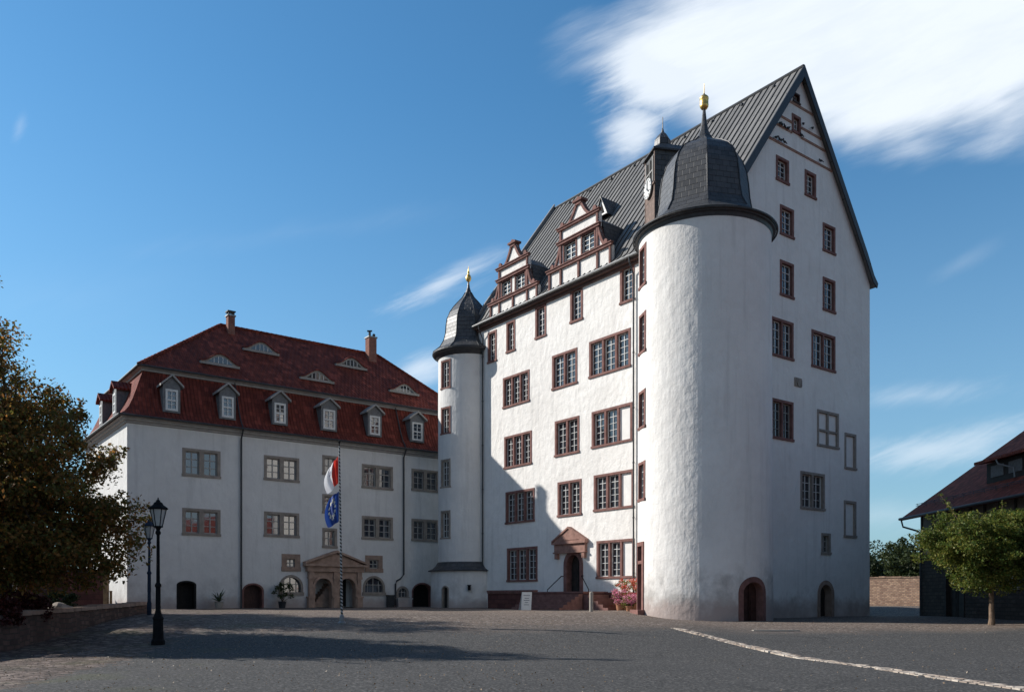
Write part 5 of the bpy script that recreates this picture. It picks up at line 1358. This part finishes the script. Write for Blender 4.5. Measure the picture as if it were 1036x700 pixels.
# ================================================================== BARN AT THE RIGHT
def barn():
    X0 = 26.5; YB = 55.0; YA = 2.0; ze = 6.75; xe = 25.45; sl = math.tan(R(35.5)); hw = 9.6; zrd = ze + hw * sl
    t = thing('barn', (X0 + 8, 30, .4), 'long dark stone and timber barn with old red tiled roof at the right edge', 'barn')
    F = Frame(Vector((X0, YB - .6, 0)), Vector((0, -1, 0)), Vector((-1, 0, 0)))
    L = YB - .6 - YA; ops = []; w = MB()
    zw = ze + (X0 - xe) * sl - .1
    add_arch(t, F, (3.0, 5.2, .2, 3.1), .3, ops, w, 'black_wood', .14, 'black_wood', .2, 'door')
    for k, u in enumerate((9.5, 13.5, 22, 31, 40)): add_window(t, F, (u, u + 1.1, 2.0, 3.2), 1, 'tan_stone', ops, rows=2, fw=.12)
    F.zbreaks = []; wall(w, F, -.5, 4.2, lambda z: 0, lambda z: L, ops)
    FN = Frame(Vector((X0, YB - .6, 0)), Vector((1, 0, 0)), Vector((0, 1, 0))); W2 = 2 * hw - 2.0
    wall(w, FN, -.5, zw, lambda z: 0, lambda z: W2, [])
    w.face([FN.P(0, 0, zw), FN.P(W2, 0, zw), FN.P(W2 / 2, 0, zrd - .3)])
    w.build('wall', M['barnstone'], t)
    p = MB(); p.face([F.P(0, .0, 4.2), F.P(L, .0, 4.2), F.P(L, .0, zw), F.P(0, .0, zw)]); p.build('infill', simple('barn_infill', (.17, .14, .11), .25), t)
    tb = MB(); u = 0
    while u < L: tb.box(F, u, u + .2, .0, .05, 4.2, zw); u += 1.45
    tb.box(F, 0, L, .0, .06, 4.1, 4.32); tb.box(F, 0, L, 0, .06, 5.6, 5.78); tb.box(F, 0, L, 0, .06, zw - .25, zw); tb.build('timber_frame', M['black_wood'], t)
    r = MB(); xr = xe + hw
    def pl(x0, z0, x1, z1, flip):
        dl = math.hypot(x1 - x0, z1 - z0); q = [(x0, YB, z0), (x0, YA, z0), (x1, YA, z1), (x1, YB, z1)]
        r.face(q, [(0, 0), (YB - YA, 0), (YB - YA, dl), (0, dl)]); r.face([(a, b, c - .16) for a, b, c in q])
        for y_ in (YB, YA): r.face([(x0, y_, z0), (x1, y_, z1), (x1, y_, z1 - .16), (x0, y_, z0 - .16)])
        r.face([(x0, YB, z0), (x0, YA, z0), (x0, YA, z0 - .16), (x0, YB, z0 - .16)])
    pl(xe, ze, xr, zrd, 0); pl(xr + hw, ze, xr, zrd, 1)
    roof = r.build('roof', M['tile_barn'], t)
    g = MB(); g.tube([(xe - .06, YB + .05, ze - .05), (xe - .06, YA, ze - .05)], .09, 8)
    g.build('gutter', M['metal_dark'], t)
    g = MB(); g.tube([(xe - .02, YB - .1, ze - .1), (xe + .1, YB - .1, ze - .55), (X0 - .1, YB - .35, ze - .85), (X0 - .1, YB - .7, ze - 1.0), (X0 - .1, YB - .7, .4)], .06, 8); g.build('downpipe', M['metal_dark'], t)
    sg = MB(); xq = xe + .9; zq = ze + .9 * sl
    for h in (.14, .24): sg.tube([(xq - .05, YB - .3, zq + h), (xq - .05, YA, zq + h)], .018, 5)
    y_ = YB - .5
    while y_ > YA: sg.tube([(xq, y_, zq), (xq - .06, y_, zq + .28)], .015, 4); y_ -= 1.1
    sg.build('snow_guard', M['metal_dark'], roof)
    # shed dormer
    dx0 = xe + 1.9; dz0 = ze + 1.9 * sl; dy1 = 48.4; dy0 = 34.0; dh = 1.15
    d = MB(); FDm = Frame(Vector((dx0, dy1, 0)), Vector((0, -1, 0)), Vector((-1, 0, 0)))
    d.box(FDm, 0, dy1 - dy0, -4.2, 0, dz0 - .2, dz0 + dh); D = d.build('dormer', M['black_wood'], roof.parent)
    dr = MB(); zs = .16; q0 = (dx0 - .55, dz0 + dh - .02); q1 = (dx0 + (dh + .1) / (sl - zs) + .1, 0); q1 = (q1[0], q0[1] + (q1[0] - q0[0]) * zs)
    q = [(q0[0], dy1 + .35, q0[1]), (q0[0], dy0 - .3, q0[1]), (q1[0], dy0 - .3, q1[1]), (q1[0], dy1 + .35, q1[1])]
    dr.hexa(q, [(a, b, c + .16) for a, b, c in q]); dr.build('dormer_roof', M['tile_barn'], D)
    dw = MB()
    for k in range(5): dw.box(FDm, .5 + k * 1.7, 1.7 + k * 1.7, 0, .05, dz0 + .3, dz0 + dh - .2)
    dw.build('shutter', M['grey_slate_clad'], D)
    dp = MB(); dp.tube([(q0[0] + .05, 46.6, q0[1]), (q0[0] + .1, 46.5, q0[1] - .25), (dx0 - .12, 45.6, q0[1] - .6), (dx0 - .12, 45.5, dz0)], .045, 6); dp.build('drainpipe', M['zinc'], D)
barn()

def farwall():
    y = 71.0; px_ = (938 - CX) / FP * y; t = thing('stone_wall', (px_ - 4, y + 5, .6), 'sunlit reddish rubble stone wall closing the gap between castle and barn', 'wall')
    F = Frame(Vector((px_, y, 0)), d1, -d2); m = MB(); m.box(F, -9, 16, -.5, 0, .2, 3.3); m.build('masonry', M['rubble'], t)
    c = MB(); u = -9; rd = random.Random(6)
    while u < 16: l = rd.uniform(.5, .9); c.box(F, u, u + l - .02, -.56, .06, 3.3, 3.3 + rd.uniform(.06, .16)); u += l
    c.build('coping', M['rubble'], t)
farwall()
bush('hedge_bush', (33.6, 73.2, .75), .7, 2.2, M['leaf_dark'], 'slim dark bush growing against the sunlit stone wall by the castle', n=30, nl=60, ls=.08, seed=9) if False else None

# ================================================================== SMALL THINGS IN THE COURTYARD
def wpt(px, py_ground_y): return None
def a_board():
    p = FW.P(FW.hit(531, 610, 5.0)[0], 5.0, 0); x, y = p.x, p.y; z = GZ(x, y); t = thing('advertising_board', (x, y, z), 'white folding A-board standing beside the red terrace steps', 'sign board')
    F = Frame(Vector((x, y, 0)), d2 * .35 + Vector((.9, 0, 0)), Vector((0, 0, 0))); u = Vector((.97, .22, 0)).normalized(); n = Vector((.22, -.97, 0)).normalized()
    for sg, nm in ((1, 'front_panel'), (-1, 'back_panel')):
        m = MB(); q = []
        for (a, h) in ((-.3, 0), (.3, 0), (.3, 1.05), (-.3, 1.05)): q.append(Vector((x, y, z)) + u * a + n * sg * (.28 * (1 - h / 1.05) + .02) + Vector((0, 0, h)) + u * .12 * h)
        m.hexa(q, [v - n * sg * .03 for v in q]); P_ = m.build(nm, M['white_paint'], t)
        if sg == 1:
            k = MB()
            for i, (h, w) in enumerate(((.86, .2), (.7, .13), (.58, .17), (.45, .1), (.32, .15))):
                c = Vector((x, y, z)) + n * (.28 * (1 - h / 1.05) + .026) + Vector((0, 0, h)) + u * .12 * h; e = Vector((0, 0, .03)); k.face([c - u * w - e, c + u * w - e, c + u * w + e * .2, c - u * w + e * .2])
            k.build('printed_lines', M['iron_blue'], P_)
a_board()
def bollard():
    p = FW.P(FW.hit(598.2, 610, 5.0)[0], 5.0, 0); z = GZ(p.x, p.y); m = MB(); m.lathe((p.x, p.y), [(.0, z - .05), (.105, z - .05), (.105, z + .98), (.09, z + 1.04), (.0, z + 1.06)], 16)
    tag(m.build('stone_bollard', M['zinc2'], loc=(p.x, p.y, z)), 'pale grey cylindrical bollard beside the castle stairs', 'bollard')
M['zinc2'] = simple('pale_concrete', (.34, .31, .27), .12, .8, 5)
bollard()
M['terracotta'] = simple('terracotta', (.34, .16, .09), .2, .8, 5); M['pot_dark'] = simple('dark_glazed_pot', (.03, .035, .04), .2, .4, 5)
M['petal_pink'] = leaf_mat('pink_petals', [(.55, .12, .24), (.75, .28, .42), (.85, .5, .6)], .3); M['petal_red'] = leaf_mat('red_petals', [(.5, .05, .04), (.75, .16, .12), (.85, .3, .22)], .3)
def flowerpot(px, n, sz, petal, label, seed, pot='terracotta', h=.35, group='flower pots by the tower'):
    p = FW.P(FW.hit(px, 612, n)[0], n, 0); z = GZ(p.x, p.y); t = thing('flower_pot', (p.x, p.y, z), label, 'flower pot', group); rd = random.Random(seed)
    m = MB(); m.lathe((p.x, p.y), [(0, z - .03), (.2 * sz, z - .03), (.27 * sz, z + h), (.3 * sz, z + h), (.3 * sz, z + h + .05), (.24 * sz, z + h + .05), (.22 * sz, z + h - .03), (0, z + h - .03)], 14); m.build('pot', M[pot], t)
    cl = [(p.x + rd.uniform(-.4, .4) * sz, p.y + rd.uniform(-.4, .4) * sz, z + h + rd.uniform(.05, .75) * sz) for _ in range(26)]
    leaf_mesh('foliage', cl, 26, .2, .05, M['leaf_green'], t); cl2 = [c for c in cl if rd.random() < .85]; leaf_mesh('flowers', [(a, b - .12, c + .06) for a, b, c in cl2], 48, .2, .04, M[petal], t)
flowerpot(627.5, 1.6, .95, 'petal_pink', 'terracotta pot of pink flowers, lowest of the flower pots by the tower', 1)
flowerpot(633, .9, 1.5, 'petal_red', 'large pot of tall red geraniums against the castle wall by the tower', 2, h=.6)
flowerpot(640.5, 1.1, 1.45, 'petal_red', 'big pot of red and green flowers closest to the round tower', 3, h=.65)
flowerpot(636.8, 2.1, .8, 'petal_pink', 'small pot of pale pink flowers in front of the red geraniums', 4, h=.25)
def potplant(px, label, kind, seed):
    u = FL.hit(px, 610, .9)[0]; p = FL.P(u, .9, 0); z = GZ(p.x, p.y); t = thing('potted_plant', (p.x, p.y, z), label, 'potted plant'); rd = random.Random(seed); m = MB()
    m.lathe((p.x, p.y), [(0, z - .03), (.2, z - .03), (.28, z + .42), (.31, z + .46), (.25, z + .46), (0, z + .42)], 14); m.build('pot', M['zinc2' if kind == 'agave' else 'pot_dark'], t)
    if kind == 'agave':
        k = MB()
        for i in range(26):
            a = rd.uniform(0, 6.28); L = rd.uniform(.7, 1.15); el = rd.uniform(.25, 1.3); c0 = Vector((p.x, p.y, z + .45)); d = Vector((math.cos(a) * math.cos(el), math.sin(a) * math.cos(el), math.sin(el))); s = Vector((-math.sin(a), math.cos(a), 0)) * .045
            mid = c0 + d * L * .5 + Vector((0, 0, .06)); e = c0 + d * L - Vector((0, 0, .12)); k.face([c0 - s * .6, c0 + s * .6, mid + s, mid - s]); k.face([mid - s, mid + s, e])
        k.build('leaves', simple('agave_leaf', (.07, .10, .05), .3, .6, 8), t, merge=False)
    else:
        cl = [(p.x + rd.uniform(-.55, .55), p.y + rd.uniform(-.5, .5), z + rd.uniform(.75, 1.7)) for _ in range(24)]; k = MB()
        for c in cl[::3]: k.tube([(p.x, p.y, z + .4), c], [.025, .008], 5, False)
        k.build('stems', M['bark'], t); leaf_mesh('foliage', cl, 30, .22, .07, M['leaf_dark'], t)
potplant(221.5, 'spiky agave in a pale pot at the foot of the white wing', 'agave', 1)
potplant(285.5, 'leafy shrub in a dark pot below the half-round window left of the portal', 'shrub', 2)
def bin_():
    u = FL.hit(395, 610, .35)[0]; p = FL.P(u, .35, 0); z = GZ(p.x, p.y); m = MB(); F = Frame(p, FL.u, FL.n); m.box(F, -.24, .24, -.2, .2, z - .02, z + .82); m.box(F, -.27, .27, -.23, .23, z + .82, z + .92)
    tag(m.build('waste_bin', M['pot_dark'], loc=(p.x, p.y, z)), 'small dark waste bin by the drainpipe of the wing', 'waste bin')
bin_()
def drain():
    m = MB(); F = Frame(Vector((10.2, 32.5, 0)), Vector((1, .05, 0)), Vector((.05, -1, 0))); m.box(F, -.9, .9, -.12, .12, GZ(10.2, 32.5) - .1, GZ(10.2, 32.5) + .035)
    structure(m.build('drain_channel', M['zinc2']))
drain()
# wall lantern on the turret foot
m = MB(); FD_ = Cyl(UC, UR + .55, UR + .5, 0, 4, 267.0); a = R(7) * FD_.r0
m.box(FD_, a - .06, a + .06, 0, .1, 2.35, 2.45); m.box(FD_, a - .1, a + .1, .1, .3, 2.1, 2.45); m.box(FD_, a - .13, a + .13, .07, .33, 2.45, 2.5)
m.build('wall_lantern', M['iron'], turret)

# pigeons on the gable's string courses
def pigeons():
    M['pigeon'] = simple('pigeon_grey', (.035, .036, .042), .3, .7, 20)
    spots = [(785.3, 139.8, 0), (788.6, 141.3, 1), (790.8, 142.6, 0), (794, 144.6, 1), (789.6, 125.5, 0), (791.2, 126.8, 0), (794.2, 128.8, 1), (797.6, 130.4, 0), (789.8, 112.6, 1), (812.7, 126.2, 0), (811.2, 137.6, 1), (830.5, 163.6, 1), (796.5, 96.5, 0), (822, 130.5, 0)]
    names = ['on the lowest red band at its left end', 'second from the left on the lowest red band', 'third from the left on the lowest red band', 'fourth from the left on the lowest red band', 'leftmost on the second red band from below', 'second from the left on the second red band from below',
             'just left of the middle on the second red band from below', 'nearest the window on the second red band from below', 'alone at the left end of the third red band from below', 'alone right of the window in the gable top', 'just under the right side of the top stone window', 'alone at the right end of the lowest red band', 'highest, beside the left slope of the roof peak', 'close to the right slope of the gable roof']
    first = None
    for (px, py, fl), nm in zip(spots, names):
        u, z = FG.hit(px, py, .14); p = FG.P(u, .14, z)
        lab = 'dark pigeon ' + nm
        if first is None:
            m = MB(); m.ball((0, 0, 0), .12, 10, 7, (1.5, .8, .85)); m.ball((.17, 0, .12), .06, 8, 6); m.tube([(.12, 0, .03), (.16, 0, .1)], [.07, .05], 8); m.tube([(.21, 0, .12), (.26, 0, .11)], [.015, .004], 5)
            m.hexa([(-.14, -.05, .02), (-.14, .05, .02), (-.33, .04, -.07), (-.33, -.04, -.07)], [(-.14, -.05, -.02), (-.14, .05, -.02), (-.33, .04, -.09), (-.33, -.04, -.09)])
            for s in (-1, 1): m.tube([(.0, s * .04, -.08), (.01, s * .04, -.15)], .01, 4)
            first = m.build('pigeon', M['pigeon'], smooth=True); first.scale = (.62, .62, .62); o = first
        else: o = first.copy(); COL.objects.link(o)
        o.location = p + Vector((0, 0, .05)); o.rotation_euler = (0, 0, math.atan2(d2.y, d2.x) + (math.pi if fl else 0) + random.uniform(-.5, .5)); tag(o, lab, 'pigeon', 'pigeons on the gable bands')
pigeons()

# fallen leaves and loose pebbles on the courtyard
def litter():
    n = 2600; P = []
    for _ in range(n):
        if random.random() < .6: x = random.uniform(-13.5, 2); y = random.uniform(14, 34)
        else: x = random.uniform(-12, 20); y = random.uniform(13, 42)
        P.append((x, y, GZ(x, y) + .03))
    t = bpy.data.objects.new('x', None)
    o = leaf_mesh('fallen_leaves', P, 1, .01, .02, leaf_mat('dry_leaves', [(.16, .09, .04), (.28, .19, .10), (.4, .33, .24)], .1), None); o['kind'] = 'stuff'; tag(o, 'dry leaves and pale grit scattered over the courtyard', 'fallen leaves')
    bpy.data.objects.remove(t)
litter()
